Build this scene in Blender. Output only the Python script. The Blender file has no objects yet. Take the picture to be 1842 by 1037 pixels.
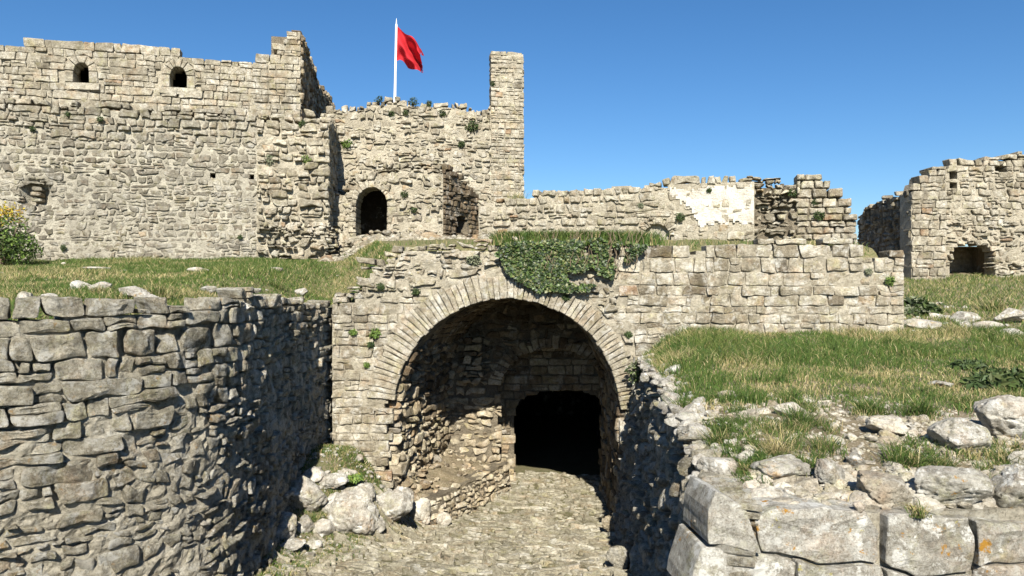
import bpy, math, random
import numpy as np
from mathutils import Vector
R = math.radians
rng = np.random.default_rng(7)
random.seed(7)
sc = bpy.context.scene
COL = sc.collection

# ------------------------------------------------------------------ camera, sky, sun, exposure
EYE = 4.7
FOC = 1340.0
cam_d = bpy.data.cameras.new('camera')
cam = bpy.data.objects.new('camera', cam_d)
COL.objects.link(cam)
cam.location = (0, 0, EYE)
cam.rotation_euler = (R(90), 0, 0)
cam_d.sensor_width = 36
cam_d.lens = FOC / 1842 * 36
cam_d.clip_start = 0.05
cam_d.clip_end = 3000
sc.camera = cam

SUN_EL, SUN_AZ = R(38), R(1.5)          # behind the camera, a little to its right
w = bpy.data.worlds.new("World")
sc.world = w
w.use_nodes = True
wn = w.node_tree
bg = wn.nodes['Background']
sky = wn.nodes.new('ShaderNodeTexSky')
sky.sky_type = 'NISHITA'
sky.sun_disc = False
sky.sun_elevation = SUN_EL
sky.sun_rotation = math.pi - SUN_AZ
sky.altitude = 200
sky.air_density = 1.0
sky.dust_density = 0.25
sky.ozone_density = 6.0
hs_ = wn.nodes.new('ShaderNodeHueSaturation')      # one uniform correction of the whole sky: the camera's richer blue
hs_.inputs['Saturation'].default_value = 1.16
wn.links.new(sky.outputs[0], hs_.inputs['Color'])
wn.links.new(hs_.outputs[0], bg.inputs[0])
bg.inputs[1].default_value = 0.06
sd = bpy.data.lights.new('sun', 'SUN')
sd.energy = 5.0
sd.angle = R(0.53)
sd.color = (1.0, 0.94, 0.83)
sun = bpy.data.objects.new('sun', sd)
COL.objects.link(sun)
sdir = Vector((-math.sin(SUN_AZ) * math.cos(SUN_EL), math.cos(SUN_AZ) * math.cos(SUN_EL), -math.sin(SUN_EL)))
sun.rotation_euler = sdir.to_track_quat('-Z', 'Y').to_euler()
sun.location = (3, -20, 30)
sc.view_settings.view_transform = 'Standard'
sc.view_settings.look = 'None'
sc.view_settings.gamma = 1
sc.view_settings.use_curve_mapping = False
sc.view_settings.exposure = 1.1
try:
    sc.cycles.max_bounces = 6
    sc.cycles.diffuse_bounces = 3
    sc.cycles.use_denoising = True
except Exception:
    pass


# ------------------------------------------------------------------ numeric helpers
def P(px, py, Y):
    return np.array([(px - 921) / FOC * Y, Y, EYE + (518 - py) / FOC * Y])


def zpx(py, Y):
    return EYE + (518 - py) / FOC * Y


def _hash(ix, iy, iz, seed):
    h = (ix.astype(np.int64) * 374761393 + iy.astype(np.int64) * 668265263 + iz.astype(np.int64) * 2147483647 + seed * 1274126177) & 0xFFFFFFFF
    h = ((h ^ (h >> 13)) * 1274126177) & 0xFFFFFFFF
    h = (h ^ (h >> 16)) & 0xFFFFFFFF
    h = (h * 2246822519) & 0xFFFFFFFF
    h = h ^ (h >> 15)
    return (h & 0xFFFFFF) / float(0xFFFFFF)


def vn(p, seed=0):
    p = np.asarray(p, float)
    i = np.floor(p).astype(np.int64)
    f = p - i
    f = f * f * (3 - 2 * f)
    x, y, z = i[..., 0], i[..., 1], i[..., 2]
    fx, fy, fz = f[..., 0], f[..., 1], f[..., 2]
    o = np.array([(0, 0, 0), (1, 0, 0), (0, 1, 0), (1, 1, 0), (0, 0, 1), (1, 0, 1), (0, 1, 1), (1, 1, 1)]).reshape((8,) + (1,) * (p.ndim - 1) + (3,))
    q = i[None] + o
    h = _hash(q[..., 0], q[..., 1], q[..., 2], seed)
    x00 = h[0] * (1 - fx) + h[1] * fx
    x10 = h[2] * (1 - fx) + h[3] * fx
    x01 = h[4] * (1 - fx) + h[5] * fx
    x11 = h[6] * (1 - fx) + h[7] * fx
    y0 = x00 * (1 - fy) + x10 * fy
    y1 = x01 * (1 - fy) + x11 * fy
    return (y0 * (1 - fz) + y1 * fz) * 2 - 1


def fbm(p, seed=0, o=3):
    p = np.asarray(p, float)
    a, s, t = 1.0, 0.0, 0.0
    for k in range(o):
        s = s + a * vn(p * (2 ** k) + 17.3 * k, seed + k)
        t += a
        a *= 0.5
    return s / t


def n2(x, y, seed=0, o=3):
    x = np.asarray(x, float); y = np.asarray(y, float)
    x, y = np.broadcast_arrays(x, y)
    return fbm(np.stack([x, y, np.zeros_like(x)], -1), seed, o)


def ss(a, b, x):
    t = np.clip((np.asarray(x, float) - a) / (b - a), 0, 1)
    return t * t * (3 - 2 * t)


def lerp(pts):
    xs = [p[0] for p in pts]; ys = [p[1] for p in pts]
    return lambda u: np.interp(u, xs, ys)


# ------------------------------------------------------------------ objects helpers
def mesh_from(name, V, F, mat, tone=None, smooth=False, fcol=None):
    """V (n,3); F list of tuples, or dict(loops, starts, totals)."""
    me = bpy.data.meshes.new(name)
    V = np.asarray(V, float)
    if isinstance(F, tuple):
        loops, sizes = F
    else:
        sizes = np.fromiter((len(f) for f in F), int, len(F))
        loops = np.fromiter((i for f in F for i in f), int, int(sizes.sum()))
    me.vertices.add(len(V)); me.vertices.foreach_set('co', V.ravel())
    me.loops.add(len(loops)); me.loops.foreach_set('vertex_index', loops.astype(np.int32))
    me.polygons.add(len(sizes))
    starts = np.concatenate([[0], np.cumsum(sizes)[:-1]]) if len(sizes) else np.array([], int)
    me.polygons.foreach_set('loop_start', starts.astype(np.int32))
    me.update(calc_edges=True)
    me.polygons.foreach_set('use_smooth', np.full(len(sizes), bool(smooth)))
    if tone is not None:
        a = me.attributes.new('tone', 'FLOAT', 'FACE')
        t = np.broadcast_to(np.asarray(tone, float), (len(sizes),)).astype(np.float32)
        a.data.foreach_set('value', np.ascontiguousarray(t))
    if fcol is not None:
        a = me.attributes.new('tint', 'FLOAT_COLOR', 'FACE')
        c = np.ones((len(sizes), 4), np.float32); c[:, :3] = fcol
        a.data.foreach_set('color', c.ravel())
    me.materials.append(mat)
    return me


def link(name, me, parent=None, kind=None, label=None, cat=None, group=None):
    o = bpy.data.objects.new(name, me)
    COL.objects.link(o)
    if parent is not None:
        o.parent = parent
    if kind: o['kind'] = kind
    if label: o['label'] = label
    if cat: o['category'] = cat
    if group: o['group'] = group
    return o


def recentre(o):
    """put a top-level mesh's origin at its base"""
    me = o.data
    n = len(me.vertices)
    v = np.empty(n * 3); me.vertices.foreach_get('co', v); v = v.reshape(-1, 3)
    c = np.array([(v[:, 0].min() + v[:, 0].max()) / 2, (v[:, 1].min() + v[:, 1].max()) / 2, v[:, 2].min()])
    me.vertices.foreach_set('co', (v - c).ravel())
    me.update()
    o.location = c
    return o


def empty(name, label, cat, group=None, kind=None):
    return link(name, None, None, kind, label, cat, group)


class MB:
    """collects polygon soup with a tone for each face"""
    def __init__(s): s.V = []; s.F = []; s.T = []; s.n = 0
    def add(s, V, F, tone=0.5):
        s.V.append(np.asarray(V, float)); s.F += [tuple(i + s.n for i in f) for f in F]; s.T += [tone] * len(F); s.n += len(V)
    def build(s, name, mat, smooth=False):
        return mesh_from(name, np.concatenate(s.V), s.F, mat, s.T, smooth)


# ------------------------------------------------------------------ materials
def nt(name):
    m = bpy.data.materials.new(name); m.use_nodes = True
    t = m.node_tree; t.nodes.clear()
    out = t.nodes.new('ShaderNodeOutputMaterial'); b = t.nodes.new('ShaderNodeBsdfPrincipled')
    t.links.new(b.outputs[0], out.inputs[0])
    b.inputs['Roughness'].default_value = 0.95
    b.inputs['Specular IOR Level'].default_value = 0.15
    return m, t, b


class G:
    def __init__(s, t): s.t = t; s.geo = t.nodes.new('ShaderNodeNewGeometry')
    def noise(s, scale, detail=4, rough=0.6, vec=None, off=0.0, dist=0.0, sc3=None):
        n = s.t.nodes.new('ShaderNodeTexNoise'); n.inputs['Scale'].default_value = scale
        n.inputs['Detail'].default_value = detail; n.inputs['Roughness'].default_value = rough
        n.inputs['Distortion'].default_value = dist
        mp = s.t.nodes.new('ShaderNodeMapping'); mp.inputs['Location'].default_value = (off, off * 1.7, off * .3)
        if sc3: mp.inputs['Scale'].default_value = sc3
        s.t.links.new(vec or s.geo.outputs['Position'], mp.inputs[0]); s.t.links.new(mp.outputs[0], n.inputs[0])
        return n.outputs[0]
    def vor(s, scale, feature='F1', off=0.0, sc3=None):
        n = s.t.nodes.new('ShaderNodeTexVoronoi'); n.inputs['Scale'].default_value = scale; n.feature = feature
        mp = s.t.nodes.new('ShaderNodeMapping'); mp.inputs['Location'].default_value = (off, off, off)
        if sc3: mp.inputs['Scale'].default_value = sc3
        s.t.links.new(s.geo.outputs['Position'], mp.inputs[0]); s.t.links.new(mp.outputs[0], n.inputs[0])
        return n.outputs[0]
    def mr(s, x, a, b, c=0.0, d=1.0):
        n = s.t.nodes.new('ShaderNodeMapRange'); s.t.links.new(x, n.inputs[0])
        for i, v in enumerate((a, b, c, d)): n.inputs[i + 1].default_value = v
        return n.outputs[0]
    def mix(s, f, a, b, mode='MIX'):
        n = s.t.nodes.new('ShaderNodeMix'); n.data_type = 'RGBA'; n.blend_type = mode
        for sock, v in ((n.inputs[0], f), (n.inputs[6], a), (n.inputs[7], b)):
            if isinstance(v, (int, float)): sock.default_value = v
            elif isinstance(v, tuple): sock.default_value = (*v, 1)
            else: s.t.links.new(v, sock)
        return n.outputs[2]
    def math(s, op, a, b=0.0):
        n = s.t.nodes.new('ShaderNodeMath'); n.operation = op
        for sock, v in ((n.inputs[0], a), (n.inputs[1], b)):
            if isinstance(v, (int, float)): sock.default_value = v
            else: s.t.links.new(v, sock)
        return n.outputs[0]
    def attr(s, name, out='Fac'):
        n = s.t.nodes.new('ShaderNodeAttribute'); n.attribute_name = name; return n.outputs[out]
    def ramp(s, x, stops):
        n = s.t.nodes.new('ShaderNodeValToRGB'); s.t.links.new(x, n.inputs[0])
        e = n.color_ramp.elements
        while len(e) < len(stops): e.new(0.5)
        for i, (p, c) in enumerate(stops): e[i].position = p; e[i].color = (*c, 1)
        return n.outputs[0]
    def bump(s, h, strength, dist, prev=None):
        n = s.t.nodes.new('ShaderNodeBump'); n.inputs['Strength'].default_value = strength
        n.inputs['Distance'].default_value = dist; s.t.links.new(h, n.inputs['Height'])
        if prev is not None: s.t.links.new(prev, n.inputs['Normal'])
        return n.outputs[0]


def stone_mat(name, stops, grey=(.23, .225, .2), grey_amt=.55, orange=0.0, white=0.0, black=.5, fine=1.0, bump=.03, stain=(.3, .2, .12), stain_amt=0.0, sc=1.0, chalk=.35, grit=.35, speck=0.0):
    m, t, b = nt(name); g = G(t)
    tone = g.attr('tone')
    nz = g.noise(1.1 * sc, 5, .65)
    tt = g.math('ADD', tone, g.mr(nz, .3, .7, -.1, .1))
    c = g.ramp(tt, stops)
    # patchy weathering to grey
    gmask = g.math('MULTIPLY', g.mr(g.noise(.55 * sc, 6, .7, off=3.1), .42, .62), grey_amt)
    c = g.mix(gmask, c, grey)
    # mottling inside a stone
    mott = g.noise(9 * sc * fine, 6, .72, off=5)
    c = g.mix(g.mr(mott, .36, .6, 0, .85), g.mix(1.0, c, (.5, .475, .44), 'MULTIPLY'), c)
    c = g.mix(g.mr(g.noise(15 * sc * fine, 5, .8, off=15), .52, .66, 0, .55), c, g.mix(1.0, c, (1.45, 1.45, 1.42), 'MULTIPLY'))
    sp = g.noise(38 * sc * fine, 3, .7, off=9)
    c = g.mix(g.mr(sp, .53, .64, 0, .75), c, g.mix(1.0, c, (.5, .48, .44), 'MULTIPLY'))
    if speck:
        c = g.mix(g.mr(g.noise(19, 6, .85, off=81), .52, .58, 0, speck), c, (.10, .095, .08))
        c = g.mix(g.mr(g.noise(23, 6, .85, off=85), .53, .6, 0, speck), c, (.72, .70, .62))
    # rain streaks and metre wide weathering
    stk = g.noise(1.6, 6, .7, off=91, sc3=(1.3, 1.3, .22))
    c = g.mix(g.mr(stk, .5, .68, 0, .62), c, g.mix(1.0, c, (.55, .54, .50), 'MULTIPLY'))
    c = g.mix(g.mr(g.noise(.45, 4, .6, off=97), .5, .66, 0, .4), c, g.mix(1.0, c, (.74, .72, .66), 'MULTIPLY'))
    # mineral tints: pinkish iron, yellow green algae, chalky white
    c = g.mix(g.mr(g.noise(2.6 * sc, 5, .75, off=61), .52, .68, 0, .5), c, g.mix(1.0, c, (1.18, .93, .76), 'MULTIPLY'))
    c = g.mix(g.mr(g.noise(3.4 * sc, 6, .75, off=67), .52, .66, 0, .6), c, g.mix(1.0, c, (.95, .97, .66), 'MULTIPLY'))
    c = g.mix(g.mr(g.noise(2.2 * sc, 7, .8, off=71), .53, .62, 0, chalk), c, (.68, .66, .59))
    # dark lichen
    if black:
        bl = g.math('MULTIPLY', g.mr(g.noise(3.3 * sc, 8, .78, off=12), .53, .66), black)
        c = g.mix(bl, c, (.075, .072, .064))
    if stain_amt:
        st = g.math('MULTIPLY', g.mr(g.noise(1.7, 5, .65, off=21), .5, .66), stain_amt)
        c = g.mix(st, c, stain)
    if white:
        wh = g.math('MULTIPLY', g.mr(g.noise(4.5 * sc, 8, .74, off=31), .54, .6), white)
        c = g.mix(wh, c, (.66, .65, .6))
    if orange:
        om = g.math('MULTIPLY', g.mr(g.noise(5.2 * sc, 7, .72, off=44), .615, .66), orange)
        c = g.mix(om, c, (.42, .22, .035))
        om = g.math('MULTIPLY', g.mr(g.noise(6.2 * sc, 7, .75, off=54), .63, .68), orange)
        c = g.mix(om, c, (.42, .37, .1))
    t.links.new(c, b.inputs['Base Color'])
    n = g.bump(g.noise(6 * sc, 8, .72, off=2, dist=.4), .75, bump * 2.2)
    n = g.bump(g.noise(26 * sc * fine, 6, .8, off=8), 1.0, bump * 1.1, n)
    n = g.bump(g.mr(g.vor(13 * sc * fine, 'DISTANCE_TO_EDGE', 3.3, (1, 1, 2.3)), 0, .12), .35, bump * .5, n)
    n = g.bump(g.noise(34 * sc * fine, 5, .85, off=28), grit, .03 * grit, n)
    t.links.new(n, b.inputs['Normal'])
    return m


CREAM = [(0, (.20, .175, .13)), (.18, (.33, .295, .225)), (.5, (.46, .42, .33)), (.9, (.60, .56, .46)), (.97, (.48, .39, .27)), (1, (.40, .28, .18))]
GREYS = [(0, (.29, .265, .205)), (.25, (.48, .445, .35)), (.6, (.62, .575, .46)), (.9, (.71, .67, .55)), (1, (.42, .34, .22))]
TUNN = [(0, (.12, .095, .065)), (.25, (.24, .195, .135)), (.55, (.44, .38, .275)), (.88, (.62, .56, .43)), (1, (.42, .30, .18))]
M_keep = stone_mat('keep_limestone', CREAM, grey_amt=.25, black=.45, chalk=.45)
M_gate = stone_mat('gate_limestone', [(0, (.24, .205, .15)), (.2, (.37, .33, .25)), (.5, (.49, .445, .35)), (.9, (.61, .565, .46)), (.96, (.47, .38, .26)), (1, (.40, .28, .19))],
                   grey_amt=.25, black=.4, white=.4, chalk=.55)
M_low = stone_mat('mortared_limestone', [(0, (.24, .22, .18)), (.3, (.33, .305, .245)), (.6, (.41, .38, .31)), (.85, (.48, .45, .37)), (1, (.44, .35, .24))], grey_amt=.4, black=.35)
M_bast = stone_mat('weathered_grey_limestone', GREYS, grey=(.45, .425, .35), grey_amt=.35, black=.6, white=.6, orange=.5, bump=.06, fine=1.3, chalk=.45, grit=1.0, speck=.5)
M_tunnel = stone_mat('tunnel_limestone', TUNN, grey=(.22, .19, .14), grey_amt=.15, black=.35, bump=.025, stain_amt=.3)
M_deep = stone_mat('shade_dark_limestone', [(0, (.035, .028, .02)), (.5, (.07, .055, .04)), (1, (.12, .09, .06))], grey=(.06, .05, .04), grey_amt=.4, black=.6)  # near-black colour paints in the shade of rooms and recesses behind openings
M_rock = stone_mat('white_lichen_rock', [(0, (.38, .37, .33)), (.5, (.53, .51, .46)), (1, (.62, .59, .52))], grey=(.33, .32, .29), grey_amt=.5, black=.5, white=.75, orange=.45, fine=1.4, bump=.022)
M_front = stone_mat('lichened_block', [(0, (.42, .40, .35)), (.5, (.56, .54, .48)), (1, (.66, .64, .58))], grey=(.34, .33, .30), grey_amt=.4, black=.6, white=1.0, grit=.7, speck=.25, orange=1.0, fine=1.6, bump=.02)
M_cob = stone_mat('worn_cobble', [(0, (.19, .175, .125)), (.5, (.33, .305, .235)), (1, (.52, .49, .4))], grey=(.25, .24, .19), grey_amt=.4, black=.35, bump=.012, fine=1.5)
M_debris = stone_mat('pale_rubble', [(0, (.30, .265, .205)), (.5, (.50, .46, .38)), (1, (.66, .62, .54))], grey_amt=.3, black=.3, white=.3, bump=.012, fine=1.6)


def mortar_mat(name, a, b_, dark, bump=.03, sc=1.0, white=0.0):
    m, t, b = nt(name); g = G(t)
    c = g.mix(g.mr(g.noise(2.2 * sc, 6, .7), .35, .65), a, b_)
    c = g.mix(g.mr(g.noise(16 * sc, 5, .75, off=4), .5, .66, 0, .7), c, dark)
    c = g.mix(g.mr(g.noise(.8, 5, .7, off=14), .46, .62, 0, .5), c, tuple(x * .62 for x in b_))
    c = g.mix(g.mr(g.noise(3.1 * sc, 7, .8, off=24), .52, .64, 0, .45), c, tuple(min(x * 1.45, .7) for x in a))
    c = g.mix(g.mr(g.noise(30 * sc, 4, .8, off=34), .53, .63, 0, .6), c, dark)
    if white:
        c = g.mix(g.mr(g.noise(3, 6, .7, off=7), .52, .6, 0, white), c, (.7, .68, .61))
    t.links.new(c, b.inputs['Base Color'])
    n = g.bump(g.noise(9 * sc, 8, .8, off=2), 1.0, bump * 2)
    n = g.bump(g.vor(22 * sc, 'F1', 1.1), .6, bump * .8, n)
    n = g.bump(g.noise(38 * sc, 5, .85, off=8), 1.0, .024, n)
    t.links.new(n, b.inputs['Normal'])
    return m


M_mort = mortar_mat('lime_mortar', (.50, .455, .36), (.38, .34, .26), (.24, .21, .15))
M_mortlow = mortar_mat('pale_lime_mortar', (.50, .465, .375), (.37, .34, .275), (.24, .22, .17), bump=.03)
M_mortd = mortar_mat('earth_mortar', (.25, .215, .155), (.16, .135, .1), (.07, .06, .045))
M_mortg = mortar_mat('grey_mortar', (.60, .55, .44), (.44, .40, .31), (.16, .145, .11), bump=.06)
M_mortdeep = mortar_mat('near_black_mortar', (.07, .055, .04), (.045, .036, .028), (.02, .018, .014))  # near-black mortar colour, not assigned to any part
M_plaster = mortar_mat('old_white_plaster', (.66, .63, .56), (.52, .48, .4), (.36, .31, .25), bump=.02, white=.6)


def ground_mat(name, cols, gs=1.0, bump=.03):
    m, t, b = nt(name); g = G(t)
    c = g.mix(g.mr(g.noise(1.3 * gs, 6, .7), .35, .65), cols[0], cols[1])
    c = g.mix(g.mr(g.noise(11 * gs, 6, .75, off=3), .45, .6), c, cols[2])
    c = g.mix(g.mr(g.noise(45 * gs, 3, .75, off=6), .56, .66), c, cols[3])
    t.links.new(c, b.inputs['Base Color'])
    n = g.bump(g.noise(14 * gs, 8, .8, off=2), 1, bump)
    t.links.new(n, b.inputs['Normal'])
    return m


M_soil = ground_mat('turf_soil', [(.12, .115, .05), (.2, .17, .09), (.09, .1, .035), (.3, .26, .17)])
M_dirt = ground_mat('stony_dirt', [(.17, .135, .085), (.25, .205, .14), (.13, .11, .065), (.38, .34, .26)])
M_bed = ground_mat('road_bed', [(.11, .095, .055), (.15, .13, .08), (.09, .095, .04), (.24, .21, .15)])
M_hill = ground_mat('hill_ground', [(.16, .15, .07), (.22, .19, .11), (.12, .12, .05), (.3, .27, .2)], .3, .1)


def tint_mat(name, transl=.35, rough=.6, spec=.25):
    m, t, b = nt(name); g = G(t)
    c = g.attr('tint', 'Color')
    t.links.new(c, b.inputs['Base Color'])
    b.inputs['Roughness'].default_value = rough
    b.inputs['Specular IOR Level'].default_value = spec
    tr = t.nodes.new('ShaderNodeBsdfTranslucent'); t.links.new(c, tr.inputs[0])
    ms = t.nodes.new('ShaderNodeMixShader'); ms.inputs[0].default_value = transl
    out = [n for n in t.nodes if n.type == 'OUTPUT_MATERIAL'][0]
    t.links.new(b.outputs[0], ms.inputs[1]); t.links.new(tr.outputs[0], ms.inputs[2]); t.links.new(ms.outputs[0], out.inputs[0])
    return m


M_grass = tint_mat('grass_blades', .3, .7, .15)
M_leaf = tint_mat('ivy_leaves', .08, .45, .35)
M_shrub = tint_mat('shrub_leaves', .25, .6, .25)


def flat_mat(name, col, rough=.7, spec=.3, bump=0):
    m, t, b = nt(name); g = G(t)
    c = g.mix(g.mr(g.noise(30, 4, .7), .35, .65, 0, .5), col, tuple(x * .75 for x in col))
    t.links.new(c, b.inputs['Base Color']); b.inputs['Roughness'].default_value = rough; b.inputs['Specular IOR Level'].default_value = spec
    return m


M_stem = flat_mat('woody_stem', (.17, .13, .085), .9)
M_pole = flat_mat('white_painted_pole', (.8, .8, .78), .45)
M_cable = flat_mat('pale_cable', (.5, .48, .44), .6)


# ------------------------------------------------------------------ surfaces
class Plan:
    """vertical wall face over a plan polyline; u = length along it, v = height, d = distance towards the viewer side"""
    def __init__(s, pts, batter=0.0, v0=0.0, smooth=False):
        pts = np.array(pts, float)
        if smooth:
            for _ in range(3):
                q = [pts[0]]
                for a, b in zip(pts[:-1], pts[1:]): q += [a * .75 + b * .25, a * .25 + b * .75]
                q.append(pts[-1]); pts = np.array(q)
        s.p = pts
        d = np.diff(pts, axis=0); L = np.hypot(*d.T)
        s.u = np.concatenate([[0], np.cumsum(L)]); s.L = s.u[-1]
        tn = d / L[:, None]
        s.un = (s.u[:-1] + s.u[1:]) / 2
        s.nx, s.ny = tn[:, 1], -tn[:, 0]
        s.batter, s.v0 = batter, v0
        s.dens = np.linspace(0, s.L, 600)
        X = np.interp(s.dens, s.u, pts[:, 0]); Y = np.interp(s.dens, s.u, pts[:, 1])
        s.px = 921 + FOC * X / Y; s.py_Y = Y
    def N(s, u):
        x = np.interp(u, s.un, s.nx); y = np.interp(u, s.un, s.ny); l = np.hypot(x, y)
        return x / l, y / l
    def __call__(s, u, v, d=0.0):
        u = np.asarray(u, float); v = np.asarray(v, float)
        uc = np.clip(u, 0, s.L)
        X = np.interp(uc, s.u, s.p[:, 0]); Y = np.interp(uc, s.u, s.p[:, 1])
        nx, ny = s.N(uc)
        e = u - uc
        k = d - s.batter * (v - s.v0)
        return np.stack([X - ny * e + nx * k, Y + nx * e + ny * k, v + 0 * k], -1)
    def uof(s, px):
        o = np.argsort(s.px)
        return float(np.interp(px, s.px[o], s.dens[o]))
    def uv(s, px, py):
        u = s.uof(px); Y = float(np.interp(u, s.dens, s.py_Y))
        return u, EYE + (518 - py) / FOC * Y
    def prof(s, pts):
        return lerp(sorted([s.uv(*p) for p in pts]))


class Func:
    """any surface from a point function; the normal by differences, sign picks the side"""
    def __init__(s, f, L, sign=1): s.f = f; s.L = L; s.sign = sign
    def __call__(s, u, v, d=0.0):
        u = np.asarray(u, float); v = np.asarray(v, float)
        e = 1e-3
        p = s.f(u, v); n = np.cross(s.f(u + e, v) - p, s.f(u, v + e) - p)
        n = n / (np.linalg.norm(n, axis=-1, keepdims=True) + 1e-12) * s.sign
        return p + n * np.asarray(d)[..., None] if np.ndim(d) else p + n * d


class Arch:
    """opening: ellipse (cu,cv,rx,ry) above cv, straight jambs down to vb"""
    def __init__(s, cu, cv, rx, ry, vb): s.cu, s.cv, s.rx, s.ry, s.vb = cu, cv, rx, ry, vb
    def inside(s, u, v, g=0.0):
        u = np.asarray(u, float); v = np.asarray(v, float)
        a = ((u - s.cu) / (s.rx + g)) ** 2 + (np.maximum(v - s.cv, 0) / (s.ry + g)) ** 2 < 1
        return a & (v > s.vb - g) & (np.abs(u - s.cu) < s.rx + g)
    def push(s, u, v):
        u = u.copy(); v = v.copy()
        m = s.inside(u, v)
        up = m & (v > s.cv)
        k = 1 / np.sqrt(((u - s.cu) / s.rx) ** 2 + ((v - s.cv) / s.ry) ** 2 + 1e-9)
        u2 = np.where(up, s.cu + (u - s.cu) * k, u); v2 = np.where(up, s.cv + (v - s.cv) * k, v)
        lo = m & ~up
        near_b = (v - s.vb) < (s.rx - np.abs(u - s.cu))
        v2 = np.where(lo & near_b, s.vb, v2)
        u2 = np.where(lo & ~near_b, s.cu + np.sign(u - s.cu) * s.rx, u2)
        return u2, v2


# ------------------------------------------------------------------ stone layouts (polygons in u,v)
def courses(u0, u1, v0, v1, h, l, wob=.03, seed=1, hvar=.3, lvar=.45, split=.08, tilt=0.0, rough=0.0):
    r = random.Random(seed)
    out = []
    hf = h if callable(h) else (lambda u, v: h)
    lf = l if callable(l) else (lambda u, v: l)
    um = (u0 + u1) / 2
    v = v0; k = 0
    lines = [v0]
    while v < v1:
        v += hf(um, v) * (1 + hvar * (r.random() * 2 - 1)); lines.append(v)
    def ln(k, u):
        return lines[k] + wob * float(n2(u * .7, k * 3.1, seed, 2)) + tilt * (u - u0)
    # cached wobble
    us = np.linspace(u0 - 1, u1 + 1, 160)
    W = [lines[k] + wob * 1.6 * n2(us * .8, k * 3.7, seed, 3) + tilt * (us - u0) for k in range(len(lines))]
    def lv(k, u): return float(np.interp(u, us, W[k]))
    for k in range(len(lines) - 1):
        u = u0 - r.random() * lf(u0, lines[k]) * .6
        while u < u1:
            L = max(.1, lf(u, lines[k]) * math.exp(lvar * r.gauss(0, 1) * .8))
            L = min(L, 3.2 * lf(u, lines[k]))
            a, b = max(u, u0), min(u + L, u1)
            u += L
            if b - a < .06: continue
            j = lambda s: (r.random() * 2 - 1) * s
            sl = j(.02 + rough * .25 * (lines[k + 1] - lines[k]))
            q = [(a + sl, lv(k, a)), ((a + b) / 2, lv(k, (a + b) / 2)), (b + sl * .5, lv(k, b)), (b - sl * .5, lv(k + 1, b)), ((a + b) / 2, lv(k + 1, (a + b) / 2)), (a - sl, lv(k + 1, a))]
            hh = lines[k + 1] - lines[k]
            if r.random() < split and hh > .12:
                f = .35 + .3 * r.random()
                mid = [((1 - f) * q[0][0] + f * q[5][0], (1 - f) * q[0][1] + f * q[5][1]), ((1 - f) * q[1][0] + f * q[4][0], (1 - f) * q[1][1] + f * q[4][1]), ((1 - f) * q[2][0] + f * q[3][0], (1 - f) * q[2][1] + f * q[3][1])]
                out.append([q[0], q[1], q[2], mid[2], mid[1], mid[0]])
                if r.random() < .5 and b - a > .25:
                    m_ = (a + b) / 2 + j(.05)
                    out.append([mid[0], (m_, mid[1][1]), (m_ + j(.01), q[4][1]), q[5]])
                    out.append([(m_, mid[1][1]), mid[2], q[3], (m_ + j(.01), q[4][1])])
                else:
                    out.append([mid[0], mid[1], mid[2], q[3], q[4], q[5]])
            else:
                out.append(q)
    if rough:
        rs = np.random.default_rng(seed)
        res = []
        for q in out:
            q = np.array(q); sz = math.sqrt(abs(np.ptp(q[:, 0]) * np.ptp(q[:, 1])))
            q = q + rs.normal(size=q.shape) * rough * .13 * sz
            c = q.mean(0); f = rs.uniform(1 - .3 * rough, 1.05, 2)
            q = c + (q - c) * f + rs.normal(size=2) * rough * .04 * sz
            res.append(q)
        return res
    return [np.array(q) for q in out]


def clip_half(poly, px, py, nx, ny):
    out = []
    n = len(poly)
    for i in range(n):
        a = poly[i]; b = poly[(i + 1) % n]
        da = (a[0] - px) * nx + (a[1] - py) * ny; db = (b[0] - px) * nx + (b[1] - py) * ny
        if da <= 0: out.append(a)
        if (da < 0 < db) or (db < 0 < da):
            t = da / (da - db); out.append((a[0] + t * (b[0] - a[0]), a[1] + t * (b[1] - a[1])))
    return out


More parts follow.
